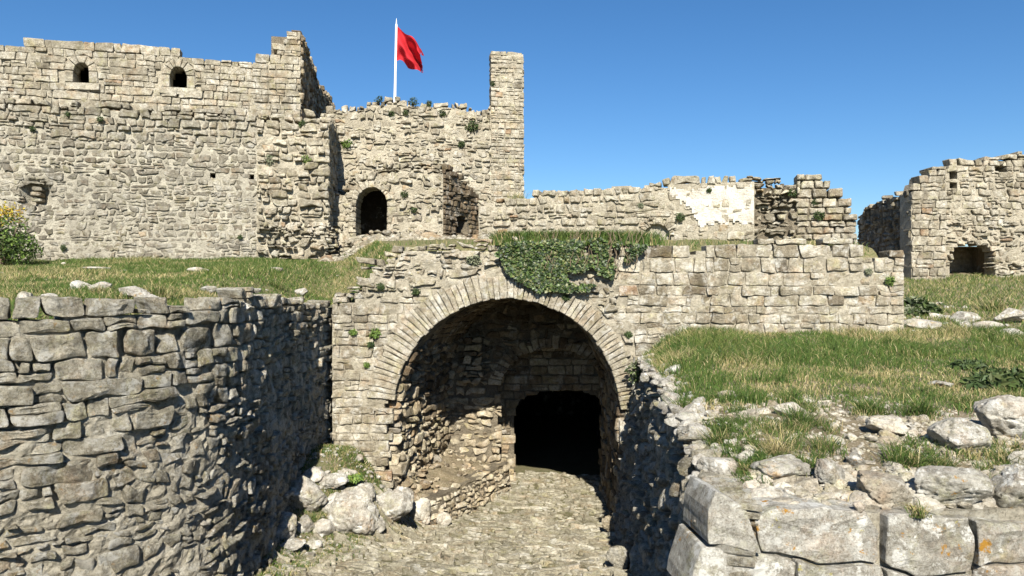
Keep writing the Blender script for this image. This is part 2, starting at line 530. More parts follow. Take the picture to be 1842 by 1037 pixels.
def rubble(u0, u1, v0, v1, h, l, seed=1, jit=.34, drop=.0, warp=.25):
    """irregular stones: voronoi cells of seeds set in loose courses"""
    r = random.Random(seed)
    hf = h if callable(h) else (lambda u, v: h)
    lf = l if callable(l) else (lambda u, v: l)
    pts = []
    v = v0
    while v < v1 + .2:
        hh = hf((u0 + u1) / 2, v)
        u = u0 - r.random() * .3
        while u < u1 + .3:
            ll = lf(u, v) * math.exp(.42 * r.gauss(0, 1)); ll = min(max(ll, .07), 3 * lf(u, v))
            hu = hf(u, v) / hh
            pts.append((u + ll / 2, v + hh * .5 + hh * jit * (r.random() * 2 - 1) + warp * hh * math.sin(u * 1.3 + v * 2 + seed)))
            if ll > 2.0 * hh and r.random() < .25:
                pts.append((u + ll * .3, v + hh * (.1 + .2 * r.random())))
            u += ll
        v += hh * (.8 + .4 * r.random())
    pts = np.array(pts)
    A = l(u0, v0) / h(u0, v0) if callable(h) and callable(l) else (l / h if not callable(h) and not callable(l) else 1.5)
    A = min(max(A, 1), 2.2) ** .5
    S = pts * np.array([1 / A, 1])
    cell = (hf(u0, v0) + hf(u1, v1)) * 1.2
    grid = {}
    gi = np.floor(S / cell).astype(int)
    for i, (a, b) in enumerate(gi): grid.setdefault((a, b), []).append(i)
    out = []
    for i in range(len(pts)):
        if not (u0 <= pts[i, 0] <= u1 and v0 <= pts[i, 1] <= v1): continue
        if drop and r.random() < drop: continue
        nb = [j for a in (-1, 0, 1) for b in (-1, 0, 1) for j in grid.get((gi[i, 0] + a, gi[i, 1] + b), ()) if j != i]
        nb.sort(key=lambda j: (S[j, 0] - S[i, 0]) ** 2 + (S[j, 1] - S[i, 1]) ** 2)
        c = S[i]; rr = cell
        poly = [(c[0] - rr, c[1] - rr), (c[0] + rr, c[1] - rr), (c[0] + rr, c[1] + rr), (c[0] - rr, c[1] + rr)]
        for j in nb[:16]:
            dx, dy = S[j] - c
            poly = clip_half(poly, c[0] + dx / 2, c[1] + dy / 2, dx, dy)
            if len(poly) < 3: break
        if len(poly) < 3: continue
        q = np.array(poly) * np.array([A, 1])
        q[:, 0] = np.clip(q[:, 0], u0, u1); q[:, 1] = np.clip(q[:, 1], v0, v1)
        if np.ptp(q[:, 0]) < .05: continue
        out.append(q)
    return out


def chaikin(q, r=.18):
    n = np.roll(q, -1, 0)
    a = q * (1 - r) + n * r; b = q * r + n * (1 - r)
    return np.stack([a, b], 1).reshape(-1, 2)


def poly_area(q):
    x, y = q[:, 0], q[:, 1]
    return .5 * (np.dot(x, np.roll(y, -1)) - np.dot(y, np.roll(x, -1)))


# ------------------------------------------------------------------ stones from polygons
def stones_from(surf, polys, gap=.012, proud=.035, pvar=.02, bev=.025, back=.22, holes=(), top=None, bot=None, seed=1,
                tilt=.06, tone=None, rnd=.18, detail=0, topdepth=None, miss=0.0, pfield=None, tonevar=.22, lumps=0.0, mask=None, jag=.1):
    r = random.Random(seed * 31 + 5)
    res = []
    for q in polys:
        c = q.mean(0)
        if mask is not None and not mask(c[0], c[1]): continue
        if top is not None and c[1] > top(c[0]) + (r.random() - .5) * jag: continue
        if bot is not None and c[1] < bot(c[0]): continue
        if miss and r.random() < miss: continue
        if poly_area(q) < 0: q = q[::-1]
        hit = False
        for h in holes:
            ins = h.inside(q[:, 0], q[:, 1])
            if h.inside(c[0], c[1]) or ins.mean() > .6: hit = True; break
        if hit: continue
        q = chaikin(q, rnd)
        if detail >= 1: q = chaikin(q, .25)
        for h in holes:
            a, b = h.push(q[:, 0], q[:, 1]); q = np.stack([a, b], 1)
        keep = np.linalg.norm(q - np.roll(q, 1, 0), axis=1) > .006
        q = q[keep]
        if len(q) < 4: continue
        if poly_area(q) < .0025: continue
        c = q.mean(0)
        size = math.sqrt(poly_area(q))
        dv = q - c; dl = np.linalg.norm(dv, axis=1, keepdims=True) + 1e-6
        irr = .05 * size
        jt = (vn(np.column_stack([q * (3.0 / size), np.full(len(q), r.random() * 90)]), seed)[:, None]) * irr
        g_ = min(gap * (0.6 + .9 * r.random()), size * .25)
        o = c + dv * np.maximum(.3, (dl - g_ - np.abs(jt)) / dl)
        bv = min(bev * (.7 + .7 * r.random()), size * .3)
        def inset(k): return c + (o - c) * np.maximum(.15, 1 - k / np.linalg.norm(o - c, axis=1, keepdims=True))
        pr = proud + pvar * r.gauss(0, 1) + (pfield(c[0], c[1]) if pfield else 0.0)
        pr = max(pr, -.06)
        tx, ty = tilt * r.gauss(0, 1), tilt * r.gauss(0, 1)
        def dep(qq, base):
            d = base + (qq[:, 0] - c[0]) * tx + (qq[:, 1] - c[1]) * ty
            if lumps: d = d + lumps * fbm(np.column_stack([qq * 4.5, np.full(len(qq), r0)]), seed, 3)
            return d
        r0 = r.random() * 50
        n = len(o)
        rings = [(o, np.full(n, -back)), (o, dep(o, pr - bv * 1.1))]
        if detail >= 1:
            q2 = inset(bv * .35); rings.append((q2, dep(q2, pr - bv * .35)))
        q3 = inset(bv); rings.append((q3, dep(q3, pr)))
        if detail >= 1:
            q4 = c + (q3 - c) * .66; rings.append((q4, dep(q4, pr + .012 * r.random())))
        if detail >= 2:
            q5 = c + (q3 - c) * .33; rings.append((q5, dep(q5, pr + .012 * r.random())))
        qc = c[None]; 
        U = np.concatenate([k[0][:, 0] for k in rings] + [qc[:, 0]]); Vv = np.concatenate([k[0][:, 1] for k in rings] + [qc[:, 1]])
        D = np.concatenate([k[1] for k in rings] + [dep(qc, pr + .006)])
        V = surf(U, Vv, D)
        # small 3-D roughness
        V = V + vn(np.stack([V * 7 + 5, V * 7 + 25.3, V * 7 + 45.7]), 3).T * (.012 + .012 * (detail > 0))
        F = []
        for k in range(len(rings) - 1):
            a = k * n; b = (k + 1) * n
            for i in range(n):
                j = (i + 1) % n
                F.append((a + i, a + j, b + j, b + i))
        a = (len(rings) - 1) * n; cc = len(rings) * n
        for i in range(n): F.append((a + i, a + (i + 1) % n, cc))
        tv = tone(c[0], c[1]) if tone else .5
        tv = tv + tonevar * r.gauss(0, 1)
        tv = min(tv, .88)
        if r.random() < .02: tv = .93 + .07 * r.random()
        res.append((V, F, min(max(tv, 0.02), .98), size))
    # orientation check on the first stone: cap should face +d
    return res


def fix_orient(stones, surf):
    out = []
    for V, F, t, s in stones:
        n = F[-1]
        a, b, c = V[n[0]], V[n[1]], V[n[2]]
        nn = np.cross(b - a, c - a)
        out_dir = V[n[2]] - V[:len(V) // 3].mean(0)     # centre of the cap minus the back ring
        if np.dot(nn, out_dir) < 0: F = [f[::-1] for f in F]
        out.append((V, F, t, s))
    return out


def stones_score(V, s):
    c = V.mean(0); y = max(c[1], .3)
    px = 921 + FOC * c[0] / y; py = 518 - FOC * (c[2] - EYE) / y
    vis = (-30 < px < 1872) and (-30 < py < 1067) and c[1] > .5
    return (s * FOC / y) * (1 if vis else .02), vis


def emit_stones(stones, parent, mat, cap=300, name='stone', minpx=8, rest='infill_stone', kind_parent=None):
    sc_ = [stones_score(V, s) for V, F, t, s in stones]
    order = sorted(range(len(stones)), key=lambda i: -sc_[i][0])
    single = [i for i in order if sc_[i][1] and sc_[i][0] >= minpx][:cap]
    ss_ = set(single)
    for i in single:
        V, F, t, s = stones[i]
        link(name, mesh_from(name, V, F, mat, t), parent)
    left = [i for i in range(len(stones)) if i not in ss_]
    if left:
        mb = MB()
        for i in left: mb.add(stones[i][0], stones[i][1], stones[i][2])
        link(rest, mb.build(rest, mat), parent, 'stuff')
    return len(single), len(left)


def core(surf, u0, u1, v0, v1, name, parent, mat, top=None, bot=None, holes=(), thick=.5, step=.12, depth=-.03, rough=.03, hgap=.1, dfield=None, seed=3, topcut=.19, part=True):
    nu = max(2, int(round((u1 - u0) / step)) + 1); nv = max(2, int(round((v1 - v0) / step)) + 1)
    us = np.linspace(u0, u1, nu); vs = np.linspace(v0, v1, nv)
    UU, VV = np.meshgrid(us, vs, indexing='ij')
    cu = (UU[:-1, :-1] + UU[1:, 1:]) / 2; cv = (VV[:-1, :-1] + VV[1:, 1:]) / 2
    ins = np.ones_like(cu, bool)
    if top is not None: ins &= cv < np.minimum(np.minimum(top(cu - .14), top(cu + .14)), top(cu)) - topcut + .05 * n2(cu * 3, cv * 0, seed, 2)
    if bot is not None: ins &= cv > bot(cu)
    for h in holes: ins &= ~h.inside(cu, cv, hgap)
    D = np.full(UU.shape, depth) + rough * fbm(np.stack([UU * 5, VV * 5, np.full(UU.shape, seed * 3.3)], -1), seed, 3)
    if dfield is not None: D = D + dfield(UU, VV)
    A = surf(UU, VV, D); B = surf(UU, VV, np.full(UU.shape, -thick))
    idx = np.arange(nu * nv).reshape(nu, nv); off = nu * nv
    V = np.concatenate([A.reshape(-1, 3), B.reshape(-1, 3)])
    F = []
    I, J = np.nonzero(ins)
    for i, j in zip(I, J):
        a, b, c, d = idx[i, j], idx[i + 1, j], idx[i + 1, j + 1], idx[i, j + 1]
        F.append((a, b, c, d)); F.append((d + off, c + off, b + off, a + off))
        if i == 0 or not ins[i - 1, j]: F.append((a, d, d + off, a + off))
        if i == nu - 2 or not ins[i + 1, j]: F.append((b, b + off, c + off, c))
        if j == 0 or not ins[i, j - 1]: F.append((a, a + off, b + off, b))
        if j == nv - 2 or not ins[i, j + 1]: F.append((d, c, c + off, d + off))
    # drop unused vertices
    used = np.unique(np.concatenate([np.array(f) for f in F])) if F else np.array([], int)
    mp = np.full(len(V), -1); mp[used] = np.arange(len(used))
    F = [tuple(mp[list(f)]) for f in F]
    return link(name, mesh_from(name, V[used], F, mat, .5), parent)


def box_inward(name, parent, mat, corners_front, depth_vec):
    """closed dark room behind an opening: front rectangle (4 points) pushed back by depth_vec"""
    a = np.array(corners_front); b = a + np.array(depth_vec)
    V = np.concatenate([a, b]); F = [(0, 1, 5, 4), (1, 2, 6, 5), (2, 3, 7, 6), (3, 0, 4, 7), (4, 5, 6, 7)]
    return link(name, mesh_from(name, V, F, mat, .4), parent)


def voussoirs(surf, cu, cv, rx, ry, t0, t1, n, a0=0, a1=math.pi, tv=.1, seed=2, **kw):
    r = random.Random(seed); out = []
    A = np.cumsum([0] + [1 + .35 * (r.random() * 2 - 1) for _ in range(n)]); A = a0 + (a1 - a0) * A / A[-1]
    for k in range(n):
        th = t0 + (t1 - t0) * (.5 + .5 * math.cos((A[k] + A[k + 1]) / 2)) + tv * (r.random() - .5)
        i0 = r.random() * .03
        q = []
        for a, t in ((A[k], -i0), (A[k], th * .5), (A[k], th), (A[k + 1], th), (A[k + 1], th * .5), (A[k + 1], -i0)):
            q.append((cu + (rx + t) * math.cos(a), cv + (ry + t) * math.sin(a)))
        out.append(np.array(q))
    return out


# ------------------------------------------------------------------ terrain
BAST = np.array([(-14, 5.2), (-8, 5.6), (-6, 6.05), (-4.67, 6.8), (-3.9, 7.45), (-3.42, 8.3), (-3.3, 9.2), (-3.6, 12.4), (-3.5, 14.6)])
FLX = lambda y: 1.47 + .0989 * (np.asarray(y, float) - 5.2)      # top line of the wall on the right of the road


def G_low(x, y):
    x = np.asarray(x, float); y = np.asarray(y, float)
    z = np.interp(y, [-40, -3, 13.6, 15.2, 40], [3.6, 3.4, .2, .0, .0])
    z = z + .16 * ss(-3, -8, x) * ss(6, 9, y)
    xe = -3.25 + (y - 9.6) * .25
    z = z + .36 * ss(0, .9, xe - x) * ss(4, 8, y) * ss(14.6, 14, y)
    z = z + 1.2 * ss(-1.55, -3.0, x) * ss(11.0, 13.4, y) * ss(14.6, 14.3, y)
    z = z + ss(-3.35, -3.6, x) * .9 * ss(14, 14.5, y) * ss(24, 18, y)
    r = np.hypot(x, y)
    z = z - 6 * ss(60, 260, r)
    near = ss(40, 20, r)
    return z + near * (.035 * n2(x * 1.1, y * 1.1, 5, 3) + .05 * ss(0, .9, xe - x) * n2(x * 3, y * 3, 9, 3))


def H_left(x, y):
    x = np.asarray(x, float); y = np.asarray(y, float)
    a = np.interp(y, [5, 8.2, 9.6, 14, 21, 30], [4.1, 4.33, 4.52, 4.92, 5.47, 5.9])
    up = np.interp(y, [14.3, 15.5, 19, 22, 27], [5.42, 5.6, 5.93, 6.0, 6.25])
    t = ss(-3.25, -2.1, x + .27 * (y - 14.3)) * ss(13.5, 15.0, y)
    e = np.interp(y, BAST[:, 1], BAST[:, 0]) - x
    a = a - (a - 4.36) * ss(1.9, .1, e) * ss(19, 16, y) * ss(8.5, 10, y)
    return a * (1 - t) + up * t + .07 * n2(x * .8, y * .8, 15, 4) + .02 * n2(x * 4, y * 4, 16, 2)


def H_right(x, y):
    x = np.asarray(x, float); y = np.asarray(y, float)
    z = np.interp(y, [5.2, 5.9, 6.6, 8.0, 10, 14, 22, 32], [3.06, 3.14, 3.3, 3.42, 3.54, 3.84, 4.93, 6.3])
    e = x - FLX(y)
    z = z - .14 * ss(.45, .1, e) - .3 * ss(10, 13.5, y) * ss(1.0, 0, e)
    z = z + .02 * np.clip(x - 3, 0, 12) * ss(5.5, 8, y) * ss(12, 9, y)
    return z + .06 * n2(x * .9, y * .9, 25, 4) + .025 * n2(x * 4, y * 4, 26, 2)


def sheet(name, xs, ys, H, mat, keep=None):
    X, Y = np.meshgrid(xs, ys, indexing='ij')
    Z = H(X, Y)
    V = np.stack([X, Y, Z], -1).reshape(-1, 3)
    idx = np.arange(X.size).reshape(X.shape)
    q = np.stack([idx[:-1, :-1], idx[1:, :-1], idx[1:, 1:], idx[:-1, 1:]], -1)
    if keep is not None:
        cx = (X[:-1, :-1] + X[1:, 1:]) / 2; cy = (Y[:-1, :-1] + Y[1:, 1:]) / 2
        q = q[keep(cx, cy)]
    q = q.reshape(-1, 4)
    used, inv = np.unique(q, return_inverse=True)
    me = mesh_from(name, V[used], (inv.ravel(), np.full(len(q), 4)), mat, .5, True)
    return link(name, me, None, 'structure')


def axis(parts):
    return np.unique(np.round(np.concatenate([np.arange(a, b + 1e-6, s) for a, b, s in parts]), 4))


ground = sheet('ground', axis([(-1500, -200, 130), (-200, -20, 12), (-20, -8, 1), (-8, 4, .14), (4, 20, 1), (20, 200, 12), (200, 1500, 130)]),
               axis([(-1500, -200, 130), (-200, -10, 10), (-10, 4, .7), (4, 19, .14), (19, 40, 1), (40, 200, 12), (200, 1500, 130)]), G_low, M_bed)
ground.name = 'ground'
bx = lambda y: np.interp(y, BAST[:, 1], BAST[:, 0])
left_t = sheet('grassy_terrace', np.arange(-24, 8.3, .16), np.arange(5.3, 27, .16), H_left, M_soil,
               lambda x, y: ((y < 14.2) & (x < bx(y) - .22)) | ((y >= 14.2) & (x < 7.2)))
FRY = lambda x: np.interp(x, [1.4, 3.0, 12, 26], [5.24, 5.36, 5.9, 6.7])
right_t = sheet('stony_terrace', np.arange(1.5, 26, .13), np.arange(5.3, 32, .13), H_right, M_dirt,
                lambda x, y: (x > FLX(y) + .04) & (y > FRY(x) + .2) & ((y < 14.05) | (x > 7.3)))

# ------------------------------------------------------------------ left bastion
print('bastion')
bast = empty('bastion_wall', 'grey rounded bastion wall of rough limestone blocks on the left of the road', 'wall')
S_b = Plan(BAST, smooth=True)
btop = S_b.prof([(-900, 560), (-200, 556), (0, 555), (60, 553), (68, 543), (112, 541), (118, 531), (190, 535), (205, 545), (290, 547), (300, 545), (400, 545), (408, 533), (440, 527), (470, 533), (500, 538), (520, 545), (560, 547), (596, 547)])
uA = S_b.uof(-300)
split = lambda u: float(np.interp(u, [S_b.uof(40), S_b.uof(200), S_b.uof(330), S_b.uof(450)], [2.55, 3.0, 3.45, 3.4])) + .14 * math.sin(u * 2.3)
size_b = lambda u, v: 1.0 - .42 * float(ss(S_b.uof(120), S_b.uof(470), u))
uM = S_b.uof(452)
st = stones_from(S_b, courses(uA, uM, 2.2, 4.62, .20, lambda u, v: .31 * size_b(u, v), .05, 11, .35, .5, .3, rough=.3), gap=.008, proud=.04, pvar=.02, bev=.011,
                 top=lambda u: float(btop(u)) + .02, bot=lambda u: split(u), seed=1, detail=2, tone=lambda u, v: .5, tilt=.09, rnd=.12, lumps=.06, miss=.01, back=.3)
st += stones_from(S_b, courses(uM, S_b.L, 3.0, 4.62, .15, .22, .05, 13, .3, .42, .25, rough=.4), gap=.008, proud=.05, pvar=.03, bev=.018,
                 top=lambda u: float(btop(u)) + .02, bot=lambda u: split(u) - .2, seed=1, detail=1, tone=lambda u, v: .5, tilt=.12, rnd=.12, lumps=.05, miss=.01, back=.3)
pf = lambda u, v: -.012 + .03 * float(n2(u * .9, v * .9, 41, 2))
st += stones_from(S_b, courses(uA, S_b.L, .3, 3.95, .125, .19, .07, 21, .45, .55, .4, rough=.7), gap=.014, proud=.04, pvar=.026, bev=.010,
                  top=lambda u: split(u) - (.2 if u > uM else 0), seed=2, detail=1, tone=lambda u, v: .45, tilt=.13, rnd=.12, lumps=.035, pfield=pf, back=.2, jag=.16)
emit_stones(st, bast, M_bast, 300)
core(S_b, uA, S_b.L, .2, 4.6, 'wall_core', bast, M_mortg, top=lambda u: btop(u) - .05, thick=.55, step=.045, depth=-.032, rough=.085, topcut=.1,
     dfield=lambda u, v: .02 * ss(3.5, 3.1, v) + .02 * n2(u * .9, v * .9, 43, 3) + .035 * n2(u * 13, v * 15, 44, 3), seed=4)
# far left run, outside the picture
st = stones_from(S_b, courses(0, uA, .3, 4.5, .3, .5, .05, 12), gap=.016, proud=.04, seed=3, back=.3)
emit_stones(st, bast, M_bast, 0)

# ------------------------------------------------------------------ gate front
print('gate')
gate = empty('gate_wall', 'sunlit stone gate wall pierced by the large round arch', 'gatehouse')
GX0, GX1, GY = -3.38, 7.38, 14.0
S_g = Plan([(GX0, GY), (GX1, GY)], batter=.015, v0=2)
gtop = S_g.prof([(597, 532), (625, 527), (628, 515), (640, 505), (655, 470), (680, 455), (700, 440), (760, 434), (880, 430), (1000, 432), (1160, 436), (1200, 439), (1238, 438), (1242, 433), (1300, 433), (1555, 428), (1558, 449), (1628, 450)])
ux = lambda X: X - GX0
AC, AZ, AR = -.094, 2.38, 2.12
arch = Arch(ux(AC), AZ, AR, AR, -1)
ring = Arch(ux(AC), AZ, AR + .46, AR + .46, -1)
ringj = Arch(ux(AC), AZ, AR, AR, -1)


class RingHole(Arch):
    """keeps coursed stones off the arch ring above the springing and off the opening below it"""
    def inside(s, u, v, g=0.0):
        return np.where(np.asarray(v) > AZ + .05, ring.inside(u, v, g), arch.inside(u, v, g))
    def push(s, u, v):
        a = ring.push(u, v); b = arch.push(u, v); m = v > AZ + .05
        return np.where(m, a[0], b[0]), np.where(m, a[1], b[1])


rh = RingHole(0, 0, 1, 1, 0)
gbot = lambda u: np.where(u < ux(-1.9), .9, np.where(u < ux(2.7), -.1, 2.7))
tg = lambda u, v: .5 + .1 * float(n2(u * .6, v * .6, 3, 2))
# left jamb: thin courses; right part: larger blocks; upper left: ruined rubble
st = stones_from(S_g, courses(0, ux(AC), .7, 5.7, .165, .30, .02, 31, .35, .5, .12), gap=.006, proud=.022, pvar=.014, bev=.009, holes=[rh], top=lambda u: float(gtop(u)), bot=lambda u: float(gbot(u)),
                 seed=5, tone=tg, tilt=.04, rnd=.1, miss=.012, back=.3, mask=lambda u, v: v < 4.55 - .12 * math.sin(u * 3), lumps=.012, detail=1)
st += stones_from(S_g, courses(0, ux(2.0), 4.1, 5.75, .12, .21, .05, 33, .35, .5, .3, rough=.8), gap=.010, proud=.03, pvar=.03, bev=.018, holes=[rh], top=lambda u: float(gtop(u)) - .02, seed=6, tone=tg, tilt=.12,
                  mask=lambda u, v: (v >= 4.55 - .12 * math.sin(u * 3)) or u > ux(AC), rnd=.14, back=.3, miss=.03, lumps=.02)
rm = lambda u, v: not (u < ux(2.0) and v > 4.3)
st += stones_from(S_g, courses(ux(AC), S_g.L, -.1, 4.55, .20, .34, .025, 35, .35, .45, .14), gap=.005, proud=.02, pvar=.013, bev=.008, holes=[rh], top=lambda u: float(gtop(u)), bot=lambda u: float(gbot(u)),
                  seed=7, tone=tg, tilt=.035, rnd=.09, mask=rm, back=.3, miss=.006, lumps=.012, detail=1)
st += stones_from(S_g, courses(ux(2.0), S_g.L, 4.55, 5.75, .21, .33, .02, 36, .25, .45, .14), gap=.006, proud=.03, pvar=.02, bev=.010, top=lambda u: float(gtop(u)) - .03,
                  seed=8, tone=tg, tilt=.05, rnd=.1, back=.35, miss=.02, lumps=.015, detail=1, jag=.05)
emit_stones(st, gate, M_gate, 300)
core(S_g, 0, S_g.L, -.2, 5.75, 'wall_core', gate, M_mort, top=gtop, bot=gbot, holes=[arch], thick=.6, step=.07, depth=-.008, rough=.06, hgap=.16, seed=6,
     dfield=lambda u, v: .014 * n2(u, v, 49, 3))
ringst = stones_from(S_g, voussoirs(S_g, ux(AC), AZ, AR, AR, .50, .40, 64, a0=.02, a1=math.pi - .1, seed=4), gap=.006, proud=.055, pvar=.012, bev=.01, seed=9,
                     tone=lambda u, v: .56, tilt=.03, rnd=.07, back=.75, lumps=.012, tonevar=.17)
emit_stones(ringst, gate, M_gate, 300, name='arch_stone')
# jamb reveal stones on both sides, facing into the opening
# ------------------------------------------------------------------ vaulted gate passage
print('passage')
pas = empty('gate_passage', 'shaded barrel vaulted passage running back from the arch to the inner door', 'passage')
def pas_f(y, a):
    y, a = np.broadcast_arrays(np.asarray(y, float), np.asarray(a, float))
    t = (y - 14) / 3.3
    xl = -2.20 + .72 * t; xr = 2.03 + .05 * t
    cx = (xl + xr) / 2; r = (xr - xl) / 2
    La = math.pi * AR
    th = math.pi - np.clip(a, 0, La) / AR
    X = cx + r * np.cos(th); Z = AZ + AR * np.sin(th) * (1 - .02 * t)
    Z = Z + np.minimum(a, 0) - np.maximum(a - La, 0)
    return np.stack([X, y, Z], -1)
S_p = Func(pas_f, 3.4)
La = math.pi * AR
st = stones_from(S_p, courses(14.08, 17.4, -2.5, 1.2, .16, .24, .05, 51, .3, .5, .3, rough=.8), gap=.010, proud=.045, pvar=.03, bev=.03, seed=10, tone=lambda u, v: .66 - .4 * float(ss(-.6, .4, v)), tilt=.08, rnd=.16, back=.15, lumps=.03)  # lighter low where sun reaches, darker towards the vault: shading painted by tone
st += stones_from(S_p, courses(14.6, 17.4, 1.2, La - 1.2, .16, .36, .02, 52), gap=.008, proud=.02, pvar=.012, bev=.012, seed=11, tone=lambda u, v: .15, tilt=.04, rnd=.1, back=.12)  # low tone puts the vault's deep shade into its stone colour
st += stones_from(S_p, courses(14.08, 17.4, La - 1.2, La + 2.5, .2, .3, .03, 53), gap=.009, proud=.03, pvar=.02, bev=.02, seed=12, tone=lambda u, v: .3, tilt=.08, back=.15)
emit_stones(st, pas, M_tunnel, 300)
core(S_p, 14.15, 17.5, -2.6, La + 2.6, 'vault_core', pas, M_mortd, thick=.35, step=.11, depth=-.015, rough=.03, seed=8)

cross = empty('inner_cross_wall', 'rubble wall across the passage holding the arched niche around the dark door', 'wall')
S_c = Plan([(-1.75, 17.3), (2.3, 17.3)])
nich = Arch(.93 + 1.75, 2.45, 1.17, .85, -1)
st = stones_from(S_c, courses(0, S_c.L, .0, 4.7, .17, .28, .05, 61, .35, .5, .25, rough=.9), gap=.010, proud=.035, pvar=.025, bev=.025, holes=[nich], seed=13, tone=lambda u, v: .72 - .5 * float(ss(2.4, 3.2, v)), tilt=.1, rnd=.18, back=.2, lumps=.05, detail=1)  # tone drops above the sunlit part, painting the upper wall's shade
st += stones_from(S_c, voussoirs(S_c, nich.cu, nich.cv, nich.rx, nich.ry, .28, .28, 26, a0=0, a1=math.pi, seed=6), gap=.008, proud=.07, bev=.012, seed=14, tone=lambda u, v: .5, back=.7, rnd=.08)
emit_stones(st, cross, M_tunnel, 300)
core(S_c, 0, S_c.L, -.2, 4.8, 'wall_core', cross, M_mortd, holes=[nich], thick=.5, step=.1, depth=-.01, rough=.05, hgap=.08, seed=9)
S_d = Plan([(-.55, 18.05), (2.5, 18.05)])
dhole = Arch(1.2 + .55, 1.72, 1.1, .47, -1)
st = stones_from(S_d, courses(0, S_d.L, 0, 4.0, .19, .32, .02, 63), gap=.009, proud=.03, bev=.018, holes=[dhole], seed=15, tone=lambda u, v: .5, back=.4, tilt=.05)
emit_stones(st, cross, M_tunnel, 120, name='door_surround_stone')
core(S_d, 0, S_d.L, -.2, 4.2, 'door_wall_core', cross, M_mortd, holes=[dhole], thick=.6, step=.05, depth=-.01, hgap=.05, seed=10)
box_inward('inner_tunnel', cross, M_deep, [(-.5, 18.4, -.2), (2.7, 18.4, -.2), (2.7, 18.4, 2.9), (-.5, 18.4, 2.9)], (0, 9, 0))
# stub of an impost pier high on the left of the cross wall
S_i = Plan([(-1.12, 17.02), (-.66, 17.02)])
st = stones_from(S_i, courses(0, S_i.L, 2.5, 3.6, .15, .3, .02, 64, rough=.7), gap=.008, proud=.03, bev=.015, seed=16, back=.35, tone=lambda u, v: .5)
emit_stones(st, cross, M_tunnel, 30, name='pier_stone')

bench = empty('masonry_bench', 'low sloping masonry plinth along the left side of the passage', 'plinth')
S_n = Plan([(-2.25, 14.35), (-1.75, 14.3), (-1.36, 14.62), (-.75, 15.95), (-.08, 17.4)], batter=.12, v0=.6)
nt_ = lambda u: .60 + .03 * math.sin(u * 5)
st = stones_from(S_n, courses(0, S_n.L, -.05, .75, .10, .17, .03, 71, .3, .5, .25, rough=.9), gap=.010, proud=.035, pvar=.02, bev=.025, top=nt_, seed=17, tone=lambda u, v: .7, tilt=.12, rnd=.18, back=.15, lumps=.03, detail=1)
emit_stones(st, bench, M_tunnel, 300)
core(S_n, 0, S_n.L, -.1, .64, 'plinth_core', bench, M_mortd, thick=.3, step=.07, depth=-.005, rough=.03, seed=12)
def bench_top():
    us = np.linspace(0, S_n.L, 40); rows = []
    a = S_n(us, np.full(40, .6), np.full(40, .01))
    ys = a[:, 1]; xl = np.minimum(-2.2 + .72 * (ys - 14) / 3.3, a[:, 0])
    for k in range(14):
        t = k / 13
        X = a[:, 0] * (1 - t) + (xl - .05) * t; Y = ys + .15 * t
        Z = .6 + .38 * t ** 1.5 + .11 * n2(X * 4, Y * 4, 77, 4)
        rows.append(np.stack([X, Y, Z], -1))
    V = np.array(rows); idx = np.arange(14 * 40).reshape(14, 40)
    F = [(idx[i, j], idx[i, j + 1], idx[i + 1, j + 1], idx[i + 1, j]) for i in range(13) for j in range(39)]
    link('top_surface', mesh_from('top_surface', V.reshape(-1, 3), F, M_dirt, .8, True), bench)
bench_top()

# ------------------------------------------------------------------ wall on the right of the road and block wall in front
print('flank')
flank = empty('road_retaining_wall', 'shaded rough retaining wall along the right of the road below the grass', 'wall')
S_f = Plan([(2.42, 14.1), (2.3, 13.6), (1.47, 5.2)], batter=.14, v0=3.0)
ftop = S_f.prof([(1150, 694), (1175, 700), (1200, 735), (1215, 760), (1230, 790), (1260, 845), (1285, 885), (1300, 905)])
st = stones_from(S_f, courses(0, S_f.L, .0, 3.6, .15, .26, .07, 81, .35, .5, .3, rough=.9), gap=.015, proud=.05, pvar=.035, bev=.04, top=lambda u: float(ftop(u)) + .03, jag=.2, seed=18, tone=lambda u, v: .45, tilt=.16, rnd=.19, back=.25, lumps=.06, detail=1)
emit_stones(st, flank, M_bast, 300)
core(S_f, 0, S_f.L - .45, -.1, 3.5, 'wall_core', flank, M_mortg, top=lambda u: ftop(u) - .04, thick=.5, step=.07, depth=-.02, rough=.08, seed=14)

front = empty('block_wall', 'low wall of big lichen spotted blocks edging the stony terrace at lower right', 'wall')
S_r = Plan([(1.05, 5.22), (1.40, 5.24), (3.0, 5.36), (12, 5.9)])
def rp(*pts): return np.array([S_r.uv(*p) for p in pts])
hand = [rp((1268, 980), (1366, 990), (1350, 950), (1338, 908), (1282, 884), (1270, 930)),
        rp((1374, 990), (1470, 1010), (1580, 1006), (1577, 960), (1556, 918), (1480, 913), (1400, 914), (1358, 930)),
        rp((1590, 1006), (1640, 1031), (1741, 1028), (1743, 980), (1738, 930), (1660, 924), (1586, 922)),
        rp((1750, 1010), (1820, 1012), (1900, 1008), (1904, 950), (1830, 938), (1748, 936)),
        rp((1236, 1075), (1420, 1080), (1424, 1012), (1368, 994), (1262, 984)), rp((1225, 1170), (1400, 1170), (1400, 1086), (1238, 1082)),
        rp((1430, 1080), (1585, 1086), (1588, 1014), (1470, 1014), (1428, 1006)),
        rp((1592, 1100), (1742, 1096), (1746, 1036), (1640, 1036), (1592, 1018)),
        rp((1750, 1090), (1930, 1090), (1930, 1016), (1750, 1016)),
        rp((1910, 1008), (2060, 1004), (2060, 935), (1912, 940)), rp((2070, 1010), (2240, 1010), (2230, 930), (2070, 938)),
        rp((1940, 1090), (2150, 1090), (2150, 1014), (1940, 1014))]
hand = [q.mean(0) + (q - q.mean(0)) * 1.045 for q in hand]
